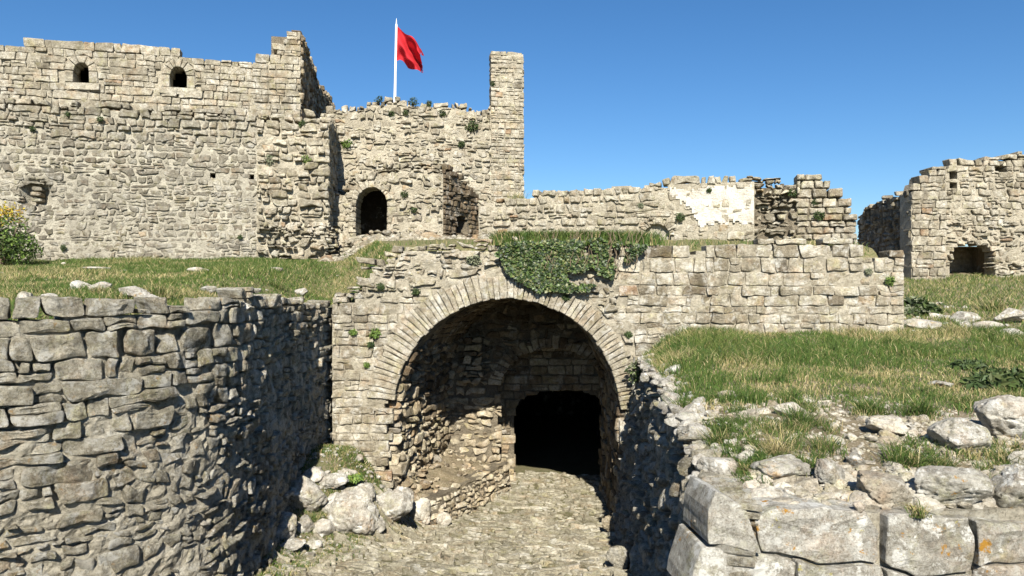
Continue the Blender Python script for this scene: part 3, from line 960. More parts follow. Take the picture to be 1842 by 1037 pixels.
st = stones_from(S_r, hand, gap=.003, proud=.035, pvar=.012, bev=.011, back=.5, seed=19, tilt=.05, rnd=.06, detail=2, lumps=.035, tone=lambda u, v: .7, tonevar=.12)
st += stones_from(S_r, courses(.12, S_r.L, 1.4, 2.42, .3, .5, .03, 91), gap=.014, proud=.04, bev=.03, back=.35, seed=20, detail=1, lumps=.04)
st += stones_from(S_r, courses(4.2, S_r.L, 2.4, 3.1, .34, .55, .02, 92), gap=.014, proud=.04, bev=.03, back=.35, seed=21, detail=1, lumps=.04)
emit_stones(st, front, M_front, 300, name='block')
core(S_r, .42, S_r.L, 1.2, 3.08, 'wall_core', front, M_mortg, thick=.5, step=.07, depth=-.03, rough=.05, seed=15)

# ------------------------------------------------------------------ upper left keep wall
print('keep')
keep = empty('keep_upper_wall', 'tall sunlit upper castle wall with two small arched windows', 'castle wall')
S_k = Plan([(-21.0, 19.08), (-6.41, 22.59)])
ktop = S_k.prof([(-300, 80), (0, 74), (60, 78), (63, 72), (120, 74), (180, 76), (240, 80), (243, 88), (280, 84), (300, 90), (350, 98), (400, 106), (440, 108), (465, 107), (470, 100), (500, 97), (503, 58), (541, 57)])
def khole(x0, x1, ytop, ybot, spring, S):
    u0, za = S.uv(x0, ytop); u1, _ = S.uv(x1, ytop); um = (u0 + u1) / 2
    _, zb = S.uv((x0 + x1) / 2, ybot); _, zs = S.uv((x0 + x1) / 2, spring); _, za = S.uv((x0 + x1) / 2, ytop)
    return Arch(um, zs, (u1 - u0) / 2, za - zs, zb)
win = [khole(133, 160, 113, 149, 128, S_k), khole(306, 336, 120, 158, 135, S_k)]
kb = S_k.uv(300, 225)[1]
su0 = S_k.uof(-160)
# big smooth frame stones round the windows
frames = []
for h in win:
    ringbig = Arch(h.cu, h.cv, h.rx + .24, h.ry + .22, h.vb - .0)
    frames.append(ringbig)
st = stones_from(S_k, courses(su0, S_k.L, kb - .3, 12.3, .21, .34, .025, 101, .3, .5, .15, rough=.15), gap=.008, proud=.025, pvar=.016, bev=.010, holes=frames, top=lambda u: float(ktop(u)), seed=22, tone=lambda u, v: .62,
                 tilt=.04, rnd=.1, back=.35, miss=.006, jag=.04, lumps=.01)
emit_stones(st, keep, M_keep, 300)
fr = []
for i, h in enumerate(win):
    fr += stones_from(S_k, voussoirs(S_k, h.cu, h.cv, h.rx, h.ry, .24, .24, 5 + 2 * i, seed=7 + i, tv=.02), gap=.006, proud=.045, pvar=.004, bev=.012, back=.45, seed=23 + i, tone=lambda u, v: .72, rnd=.06, tonevar=.06)
    for s in (-1, 1):
        q = np.array([(h.cu + s * h.rx, h.vb), (h.cu + s * (h.rx + .24), h.vb), (h.cu + s * (h.rx + .24), h.cv), (h.cu + s * h.rx, h.cv)])
        fr += stones_from(S_k, [q], gap=.006, proud=.045, pvar=.004, bev=.012, back=.45, seed=25 + i, tone=lambda u, v: .72, rnd=.06, tonevar=.06)
    q = np.array([(h.cu - h.rx - .3, h.vb - .2), (h.cu + h.rx + .3, h.vb - .2), (h.cu + h.rx + .3, h.vb), (h.cu - h.rx - .3, h.vb)])
    fr += stones_from(S_k, [q], gap=.006, proud=.06, pvar=.004, bev=.012, back=.4, seed=27 + i, tone=lambda u, v: .8, rnd=.06, tonevar=.06)
    c4 = [S_k(a, b, -.25) for a, b in ((h.cu - .5, h.vb - .3), (h.cu + .5, h.vb - .3), (h.cu + .5, h.cv + .6), (h.cu - .5, h.cv + .6))]
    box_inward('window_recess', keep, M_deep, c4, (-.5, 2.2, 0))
emit_stones(fr, keep, M_keep, 60, name='window_stone')
core(S_k, su0, S_k.L, kb - 1.5, 12.3, 'wall_core', keep, M_mort, top=ktop, holes=win, hgap=.1, thick=.9, step=.1, depth=-.025, rough=.06, seed=16)
S_kr = Plan([(-6.41, 22.6), (-10.9, 46)])
krt = S_kr.prof([(541, 57), (546, 66), (553, 92), (562, 112), (570, 140), (578, 158), (590, 172), (600, 188), (604, 205)])
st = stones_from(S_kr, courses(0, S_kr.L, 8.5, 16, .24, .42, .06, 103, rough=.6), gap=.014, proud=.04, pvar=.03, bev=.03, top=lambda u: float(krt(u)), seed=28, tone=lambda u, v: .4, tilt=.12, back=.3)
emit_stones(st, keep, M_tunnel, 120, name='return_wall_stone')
core(S_kr, .35, S_kr.L, 5, 16, 'return_wall_core', keep, M_mortd, top=krt, thick=.9, step=.2, depth=-.01, rough=.05, seed=17)

lowk = empty('keep_lower_wall', 'tall mortared lower castle wall with three small square holes above the grass', 'castle wall')
S_l = Plan([(-20.0, 18.5), (-5.43, 22.0)], batter=.012, v0=6)
ltop = S_l.prof([(-300, 178), (0, 180), (30, 176), (60, 178), (80, 186), (150, 184), (220, 188), (300, 196), (380, 194), (460, 202), (475, 205), (520, 212), (556, 206), (580, 208), (592, 216)])
lu0 = S_l.uof(-160); lub = S_l.uof(462)
ph = []
for x, y in ((197, 310), (385, 316), (454, 316)):
    a, b = S_l.uv(x, y); ph.append(Arch(a, b + .055, .075, .001, b - .075))
bh = S_l.uv(64, 350)
zline = S_l.uv(250, 250)[1]
st = stones_from(S_l, courses(lu0, lub, zline - .05, 10.3, .2, .33, .04, 111, .3, .5, .2, rough=.4), gap=.014, proud=.035, pvar=.022, bev=.02, top=lambda u: float(ltop(u)), seed=29, tone=lambda u, v: .55, tilt=.06,
                 rnd=.13, back=.35, miss=.02, jag=.1, lumps=.015)
pf2 = lambda u, v: -.010 + .018 * float(n2(u * .7, v * .7, 61, 2))
st += stones_from(S_l, courses(lu0, lub, 5.2, zline, .165, .27, .04, 113, .35, .5, .3, rough=.75), gap=.010, proud=.03, pvar=.012, bev=.02, holes=ph + [Arch(bh[0], bh[1] + .12, .3, .2, bh[1] - .12)], seed=30, tone=lambda u, v: .3 + .1 * float(n2(u * .5, v * .5, 7, 2)), tilt=.04, rnd=.16, back=.12, pfield=pf2)
hu, hv = bh
st += stones_from(S_l, [np.array([(hu - .13, hv - .2 + k * .15), (hu + .13, hv - .19 + k * .15), (hu + .12, hv - .07 + k * .15), (hu - .14, hv - .06 + k * .15)]) for k in range(3)],
                  gap=.008, proud=-.02, pvar=.03, bev=.02, seed=331, back=.4, tone=lambda u, v: .85)
emit_stones(st, lowk, M_low, 300)
core(S_l, lu0, lub, 5.0, 10.3, 'wall_core', lowk, M_mortlow, top=ltop, holes=ph, hgap=0.0, thick=.8, step=.075, depth=-.014, rough=.018, seed=18,
     dfield=lambda u, v: -.4 * np.exp(-((u - bh[0]) / .3) ** 4 - ((v - bh[1]) / .34) ** 4) + .012 * ss(zline + .1, zline - .2, v) - .02 * ss(zline - .1, zline + .2, v))
for h in ph:
    c4 = [S_l(a, b, -.3) for a, b in ((h.cu - .4, h.vb - .2), (h.cu + .4, h.vb - .2), (h.cu + .4, h.cv + .4), (h.cu - .4, h.cv + .4))]
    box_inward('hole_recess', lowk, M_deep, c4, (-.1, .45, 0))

butt = empty('buttress', 'ruined rough stone buttress at the right end of the lower castle wall', 'buttress')
uE = S_l.L
st = stones_from(S_l, courses(lub, uE + .04, 6.3, 10.1, .2, .31, .045, 121, .35, .5, .25, rough=.5), gap=.015, proud=.10, pvar=.045, bev=.028, top=lambda u: float(ltop(u)), seed=31, tone=lambda u, v: .55, tilt=.09, rnd=.14, back=.4,
                 miss=.06, jag=.15, lumps=.03, detail=1)
st += stones_from(S_l, courses(lub, uE + .3, 4.9, 6.5, .15, .22, .08, 123, .4, .5, .3, rough=1.0), gap=.012, proud=.12, pvar=.09, bev=.035, seed=32, tone=lambda u, v: .55, tilt=.2, rnd=.18, back=.4, miss=.04, lumps=.05)
S_lr = Plan([(-5.43, 22.0), (-5.95, 25.3)])
lrt = lerp([(0, 9.6), (1.6, 9.9), (3.4, 10.1)])
st += stones_from(S_lr, courses(0, S_lr.L, 5.5, 10.1, .2, .34, .02, 125), gap=.012, proud=.03, bev=.02, top=lambda u: float(lrt(u)), seed=33, back=.3, tone=lambda u, v: .4)
emit_stones(st, butt, M_keep, 300)
core(S_l, lub, uE, 4.9, 10.2, 'wall_core', butt, M_mort, top=ltop, thick=.8, step=.1, depth=.0, rough=.10, seed=19)
core(S_lr, .25, S_lr.L, 4.9, 10.2, 'return_core', butt, M_mortd, top=lambda u: lrt(u) - .1, thick=.6, step=.15, depth=-.02, rough=.04, seed=20)

# ------------------------------------------------------------------ flag tower
print('tower')
tow = empty('flag_tower', 'ruined stone tower under the red flag with a tall narrow pier at its right', 'tower')
S_t = Plan([(-6.5, 25.2), (.41, 26.2)], batter=.01, v0=6)
ttop = S_t.prof([(570, 200), (605, 193), (640, 194), (655, 184), (700, 177), (725, 179), (760, 187), (800, 186), (830, 189), (858, 198), (882, 190), (883.5, 87), (942, 91)])
uP = S_t.uof(883)
st = stones_from(S_t, courses(0, uP, 6.5, 11.7, .19, .28, .07, 131, .35, .5, .3, rough=.8), gap=.010, proud=.035, pvar=.03, bev=.022, top=lambda u: float(ttop(min(u, uP - .05))), seed=34, tone=lambda u, v: .56 + .1 * float(n2(u * .5, v * .5, 8, 2)), tilt=.1, rnd=.13, back=.35, lumps=.02, miss=.015)
st += stones_from(S_t, courses(uP, S_t.L + .03, 6.5, 13.6, .165, .27, .02, 133, .3, .45, .15), gap=.009, proud=.03, pvar=.018, bev=.014, top=lambda u: float(ttop(max(u, uP + .04))), seed=35, tone=lambda u, v: .6, tilt=.05, rnd=.1, back=.5)
emit_stones(st, tow, M_keep, 300)
core(S_t, 0, S_t.L, 6, 13.6, 'wall_core', tow, M_mort, top=ttop, thick=1.0, step=.11, depth=-.006, rough=.04, seed=21, topcut=.11)
S_tl = Plan([(-.6, 29), (-.66, 26.4)])
st = stones_from(S_tl, courses(1.4, S_tl.L - .1, 10.8, 12.9, .17, .3, .02, 134), gap=.01, proud=.02, bev=.014, seed=36, back=.2)
emit_stones(st, tow, M_keep, 40, name='pier_side_stone')

blk = empty('tower_annex', 'rubble front of the tower annex around the dark arched doorway', 'annex')
S_a = Plan([(-6.0, 23.35), (-2.165, 23.4)])
atop = S_a.prof([(575, 345), (600, 345), (618, 338), (636, 322), (655, 308), (690, 300), (730, 292), (770, 296), (797, 301)])
dr = khole(641, 696, 337, 440, 366, S_a)
st = stones_from(S_a, courses(0, S_a.L, 5.2, 8.7, .185, .27, .07, 141, .35, .5, .3, rough=.8), gap=.011, proud=.04, pvar=.035, bev=.024, holes=[dr], top=lambda u: float(atop(u)), seed=37, tone=lambda u, v: .58, tilt=.1, rnd=.14, back=.45, lumps=.03, miss=.012, jag=.2)
st += stones_from(S_a, voussoirs(S_a, dr.cu, dr.cv, dr.rx, dr.ry, .2, .2, 13, seed=8), gap=.006, proud=.05, bev=.012, back=.8, seed=38, tone=lambda u, v: .6, rnd=.08)
for s in (-1, 1):
    zz = dr.vb
    while zz < dr.cv - .03:
        hh = random.uniform(.14, .24); ww = random.uniform(.2, .36)
        q = np.array([(dr.cu + s * dr.rx, zz), (dr.cu + s * (dr.rx + ww), zz), (dr.cu + s * (dr.rx + ww), zz + hh), (dr.cu + s * dr.rx, zz + hh)])
        st += stones_from(S_a, [q], gap=.008, proud=.06, bev=.015, back=.8, seed=int(zz * 100), tone=lambda u, v: .55, rnd=.1); zz += hh
nfront = len(st)
S_ar = Plan([(-2.165, 23.4), (-1.10, 26.0)])
art = S_ar.prof([(797, 300), (806, 296), (815, 300), (826, 312), (838, 326), (850, 340), (858, 354), (862, 380)])
ah = Arch(S_ar.uof(832), S_ar.uv(832, 395)[1], (S_ar.uof(843) - S_ar.uof(822)) / 2, .15, S_ar.uv(832, 420)[1])
st += stones_from(S_ar, courses(0, S_ar.L, 5.8, 8.9, .15, .3, .03, 143, .3, .4, .2), gap=.014, proud=.045, pvar=.03, bev=.022, holes=[ah], top=lambda u: float(art(u)), seed=39, back=.3, tone=lambda u, v: .08, tonevar=.08, tilt=.2, rnd=.14)  # very dark tone paints shade onto this side wall; stone itself is paler
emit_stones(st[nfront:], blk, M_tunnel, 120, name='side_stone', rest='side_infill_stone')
emit_stones(st[:nfront], blk, M_keep, 300)
core(S_a, 0, S_a.L, 5.0, 8.8, 'wall_core', blk, M_mort, top=atop, holes=[dr], hgap=.08, thick=.5, step=.1, depth=-.01, rough=.05, seed=22)
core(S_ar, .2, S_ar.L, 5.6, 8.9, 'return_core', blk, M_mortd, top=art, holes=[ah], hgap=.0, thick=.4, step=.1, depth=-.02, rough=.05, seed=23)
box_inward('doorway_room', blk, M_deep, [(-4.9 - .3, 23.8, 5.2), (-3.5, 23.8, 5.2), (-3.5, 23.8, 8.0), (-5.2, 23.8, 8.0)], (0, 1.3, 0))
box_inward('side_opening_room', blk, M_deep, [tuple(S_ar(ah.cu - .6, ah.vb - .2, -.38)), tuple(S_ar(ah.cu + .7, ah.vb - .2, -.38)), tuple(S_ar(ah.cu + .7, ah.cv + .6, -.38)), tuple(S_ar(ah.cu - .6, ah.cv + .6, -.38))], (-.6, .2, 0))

# ------------------------------------------------------------------ middle wall on the terrace over the gate
print('mid')
mid = empty('terrace_wall', 'long pale wall above the gate with old white plaster near its middle', 'wall')
S_m = Plan([(-.925, 20.6), (6.1, 18.75)])
mtop = S_m.prof([(850, 357), (900, 356), (930, 351), (1000, 341), (1050, 336), (1100, 332), (1160, 330), (1230, 322), (1300, 320), (1358, 317)])
mn = khole(1159, 1205, 403, 440, 424, S_m)
mu = S_m.uof(1358)
st = stones_from(S_m, courses(0, mu, 5.7, 7.9, .18, .27, .05, 151, .35, .5, .25, rough=.5), gap=.013, proud=.035, pvar=.024, bev=.024, holes=[mn], top=lambda u: float(mtop(u)), jag=.03, seed=40, tone=lambda u, v: .66, tilt=.08, rnd=.16, back=.35, lumps=.02, miss=.01,
                 pfield=lambda u, v: -.035 * float(ss(S_m.uof(1170), S_m.uof(1225), u)))
st += stones_from(S_m, voussoirs(S_m, mn.cu, mn.cv, mn.rx, mn.ry, .16, .16, 15, seed=9), gap=.005, proud=.03, bev=.01, back=.3, seed=41, tone=lambda u, v: .6, rnd=.08)
emit_stones(st, mid, M_keep, 300)
core(S_m, 0, mu, 5.4, 7.9, 'wall_core', mid, M_mort, top=mtop, holes=[mn], hgap=.03, thick=.6, step=.085, depth=-.008, rough=.04, seed=24, topcut=.1)
pu0 = S_m.uof(1205)
pl_top = lambda u: mtop(u) - .1 - .2 * np.abs(n2(u * 2.6, u * 0, 71, 4)) - .12 * np.abs(n2(u * 14, u * 0, 73, 2))
core(S_m, pu0, mu - .01, 6.2, 7.9, 'plaster_patch', mid, M_plaster, top=pl_top, bot=lambda u: 6.2 + .45 * n2(u * 2.1, u * 0, 72, 4) + .15 * n2(u * 13, u * 0, 74, 2) + .9 * ss(pu0 + .9, pu0, u), thick=.1, step=.05, depth=.022, rough=.03, seed=25, topcut=.0)
c4 = [S_m(a, b, -.12) for a, b in ((mn.cu - .45, mn.vb - .1), (mn.cu + .45, mn.vb - .1), (mn.cu + .45, mn.cv + .45), (mn.cu - .45, mn.cv + .45))]
link('niche_back', mesh_from('niche_back', c4, [(0, 1, 2, 3)], M_mortlow, .5), mid)

ruin = empty('broken_wall_end', 'stepped broken end of the terrace wall with a ragged hollow', 'wall')
S_q = Plan([(5.95, 19.1), (8.55, 18.45)])
qtop = S_q.prof([(1340, 316), (1362, 317), (1400, 314), (1440, 318), (1488, 317), (1494, 320), (1500, 321), (1502, 334), (1519, 335), (1521, 350), (1530, 352), (1533, 366), (1542, 370), (1543, 395), (1550, 430)])
qs = S_q.uof(1432)
st = stones_from(S_q, courses(0, qs + .1, 5.7, 7.7, .12, .26, .07, 161, .4, .5, .3, rough=1.0), gap=.018, proud=.03, pvar=.08, bev=.025, top=lambda u: float(qtop(u)), seed=42, tone=lambda u, v: .5, tilt=.2, rnd=.13, back=.35, lumps=.04, miss=.1,
                 pfield=lambda u, v: -.12 * math.exp(-((u - qs * .6) / .4) ** 2 - ((v - 6.8) / .6) ** 2))
st += stones_from(S_q, courses(qs, S_q.L, 4.3, 7.8, .2, .32, .02, 163, .25, .4, .1), gap=.014, proud=.05, pvar=.03, bev=.024, top=lambda u: float(qtop(u)), seed=43, tone=lambda u, v: .58, tilt=.06, rnd=.12, back=.5, lumps=.02, jag=.02)
emit_stones(st, ruin, M_keep, 300)
core(S_q, 0, S_q.L, 4.2, 7.8, 'wall_core', ruin, M_mortd, top=lambda u: qtop(u) - .08, thick=.5, step=.09, depth=-.03, rough=.12, seed=26,
     dfield=lambda u, v: -.2 * np.exp(-((u - qs * .6) / .35) ** 2 - ((v - 6.8) / .5) ** 2))

# ------------------------------------------------------------------ ruined building at the far right
print('right ruin')
rr = empty('ruined_hall', 'ruined stone hall at the far right with a square sided front pillar', 'ruin')
S_s = Plan([(12.6, 27.1), (11.82, 22.0)])
stp = S_s.prof([(1545, 388), (1555, 376), (1575, 364), (1590, 356), (1612, 350), (1630, 345), (1640, 335)])
st = stones_from(S_s, courses(0, S_s.L, 4.8, 7.8, .16, .3, .05, 171, rough=.8), gap=.014, proud=.04, pvar=.03, bev=.025, top=lambda u: float(stp(u)), seed=44, tone=lambda u, v: .12, tilt=.14, back=.3, rnd=.15)  # low tone puts the unlit side's shade into the stone colour
core(S_s, 0, S_s.L - .2, 4.6, 7.9, 'side_core', rr, M_mortd, top=stp, thick=.6, step=.13, depth=-.01, rough=.05, seed=27)  # darker mortar deepens the same painted shade
S_1 = Plan([(11.80, 22.0), (12.85, 22.05)])
t1 = S_1.prof([(1638, 338), (1650, 332), (1662, 322), (1675, 312), (1690, 302), (1704, 296)])
st += stones_from(S_1, courses(0, S_1.L, 4.6, 8.4, .22, .36, .02, 173, .3, .45, .15, rough=.15), gap=.01, proud=.04, pvar=.015, bev=.018, top=lambda u: float(t1(u)), seed=45, tone=lambda u, v: .55, tilt=.04, rnd=.09, back=.4, detail=1)
core(S_1, 0, S_1.L, 4.5, 8.5, 'pillar_core', rr, M_mort, top=t1, thick=.6, step=.1, depth=-.01, seed=28)
S_2 = Plan([(12.2, 22.55), (20.5, 23.0)])
t2 = S_2.prof([(1640, 330), (1655, 318), (1672, 306), (1690, 295), (1705, 287), (1722, 283), (1760, 284), (1800, 280), (1842, 275), (1900, 277), (2000, 300), (2150, 330)])
class Ragged(Arch):
    def push(s, u, v): return u, v


def sq(x0, x1, y0, y1, S):
    u0, za = S.uv(x0, y0); u1, zb = S.uv(x1, y1); za = S.uv(x0, y0)[1]; zb = S.uv(x0, y1)[1]
    return Ragged((u0 + u1) / 2, za - .18, (u1 - u0) / 2, .18, zb)
hs = [sq(1711, 1722, 302, 336, S_2), sq(1793, 1808, 292, 320, S_2), sq(1710, 1790, 440, 520, S_2)]
st += stones_from(S_2, courses(0, S_2.L, 6.6, 8.9, .18, .3, .04, 175, .35, .5, .25, rough=.5), gap=.012, proud=.035, pvar=.02, bev=.02, holes=hs, top=lambda u: float(t2(u)), jag=.12, seed=46, tone=lambda u, v: .58, tilt=.06, rnd=.11, back=.35)
st += stones_from(S_2, courses(0, S_2.L, 4.5, 6.62, .13, .27, .06, 177, .4, .5, .3, rough=.9), gap=.014, proud=.04, pvar=.045, bev=.025, holes=hs, seed=47, tone=lambda u, v: .52, tilt=.14, rnd=.15, back=.35, miss=.03, lumps=.03)
core(S_2, 0, S_2.L, 4.4, 8.9, 'wall_core', rr, M_mort, top=t2, holes=hs, hgap=.03, thick=.5, step=.12, depth=-.01, rough=.06, seed=29)
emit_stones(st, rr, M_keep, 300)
for h in hs:
    c4 = [S_2(a, b, -.45) for a, b in ((h.cu - h.rx - .1, h.vb - .1), (h.cu + h.rx + .1, h.vb - .1), (h.cu + h.rx + .1, h.cv + .15), (h.cu - h.rx - .1, h.cv + .15))]
    box_inward('niche_recess', rr, M_tunnel, c4, (.1, .95, 0))

# ------------------------------------------------------------------ cobbled road
print('road')
road = link('cobbled_road', None, None, 'structure')
S_road = Func(lambda x, y: np.stack(np.broadcast_arrays(np.asarray(x, float), np.asarray(y, float), G_low(x, y)), -1), 5)
xe = lambda y: -3.15 + (y - 9.6) * .27
def rmask(x, y):
    if y > 14.3 and x < -1.3 + (y - 14.6) * .36: return False
    return x > xe(y) - .25 + .5 * float(n2(x * 1.3, y * 1.3, 91, 2)) and x < 2.25
st = stones_from(S_road, courses(-4.2, 2.3, 6.0, 20, .062, .24, .06, 191, .45, .5, .06, tilt=-.22, rough=.3), gap=.012, proud=.024, pvar=.018, bev=.014, seed=50, tone=lambda u, v: .42, tilt=.2, rnd=.2, back=.06, mask=rmask, miss=.04, tonevar=.2)
emit_stones(st, road, M_cob, 300, name='cobble', rest='far_cobbles', minpx=9)


# ------------------------------------------------------------------ rocks
def ico(sub):
    t = (1 + 5 ** .5) / 2
    V = [(-1, t, 0), (1, t, 0), (-1, -t, 0), (1, -t, 0), (0, -1, t), (0, 1, t), (0, -1, -t), (0, 1, -t), (t, 0, -1), (t, 0, 1), (-t, 0, -1), (-t, 0, 1)]
    F = [(0, 11, 5), (0, 5, 1), (0, 1, 7), (0, 7, 10), (0, 10, 11), (1, 5, 9), (5, 11, 4), (11, 10, 2), (10, 7, 6), (7, 1, 8), (3, 9, 4), (3, 4, 2), (3, 2, 6), (3, 6, 8), (3, 8, 9), (4, 9, 5), (2, 4, 11), (6, 2, 10), (8, 6, 7), (9, 8, 1)]
    V = [np.array(v) / np.linalg.norm(v) for v in V]
    for _ in range(sub):
        c = {}; nf = []
        def mid(a, b):
            k = (min(a, b), max(a, b))
            if k not in c:
                m = V[a] + V[b]; V.append(m / np.linalg.norm(m)); c[k] = len(V) - 1
            return c[k]
        for a, b, d in F:
            x, y, z = mid(a, b), mid(b, d), mid(d, a)
            nf += [(a, x, z), (b, y, x), (d, z, y), (x, y, z)]
        F = nf
    return np.array(V), np.array(F)


ICO = {k: ico(k) for k in (0, 1, 2, 3, 4)}


def rock_verts(seed, sub=4, cuts=9, amp=.08, flat=0.0):
    g = np.random.default_rng(seed)
    V = ICO[sub][0].copy()
    V *= (1 + .22 * vn(V * 1.3 + seed * 7.1, seed))[:, None]
    for _ in range(cuts):
        n = g.normal(size=3); n /= np.linalg.norm(n)
        d = g.uniform(.52, .86)
        k = V @ n - d
        V -= np.outer(np.maximum(k, 0) * .93, n)
    nn = V / np.linalg.norm(V, axis=1, keepdims=True)
    f = fbm(V * 2.2 + seed, seed, 4)
    V += nn * (amp * f)[:, None]
    cr = np.abs(fbm(V * 1.7 + 9 + seed, seed + 3, 3))
    V -= nn * (.10 * np.clip(.08 - cr, 0, 1) / .08)[:, None]
    if sub >= 4: V += nn * (.035 * fbm(V * 9 + seed, seed + 9, 2))[:, None]
    m = np.abs(V).max(0)
    return V / m


def hit(px, py, H):
    Y = np.arange(4, 40, .02)
    X = (px - 921) / FOC * Y; Z = EYE + (518 - py) / FOC * Y
    k = np.nonzero(Z < H(X, Y))[0]
    i = k[0] if len(k) else -1
    return X[i], Y[i]


def rock(px, pyb, wp, hp, H, label, seed, Y=None, z=None, mat=None, depth=.8, rotz=0.0, tilt=(0, 0), name='rock', group=None, sink=.12, tone=.5, cuts=9, amp=.08, sub=4):
    if Y is None: X, Y = hit(px, pyb, H)
    else: X = (px - 921) / FOC * Y
    if z is None: z = float(H(np.array([X]), np.array([Y]))[0])
    w_, h_ = wp * Y / FOC, hp * Y / FOC
    V = rock_verts(seed, sub, cuts, amp) * np.array([w_ / 2, w_ * depth / 2, h_ * (1 + sink) / 2])
    cx, sx = math.cos(tilt[0]), math.sin(tilt[0]); cy, sy = math.cos(tilt[1]), math.sin(tilt[1])
    V = V @ np.array([[1, 0, 0], [0, cx, sx], [0, -sx, cx]]) @ np.array([[cy, 0, -sy], [0, 1, 0], [sy, 0, cy]])
    me = mesh_from(name, V, [tuple(f) for f in ICO[sub][1]], mat or M_rock, tone, True)
    o = link(name, me, None, None, label, 'rock', group)
    o.location = (X, Y + w_ * depth * .35, z + h_ * (1 - sink) / 2); o.rotation_euler[2] = rotz
    return o


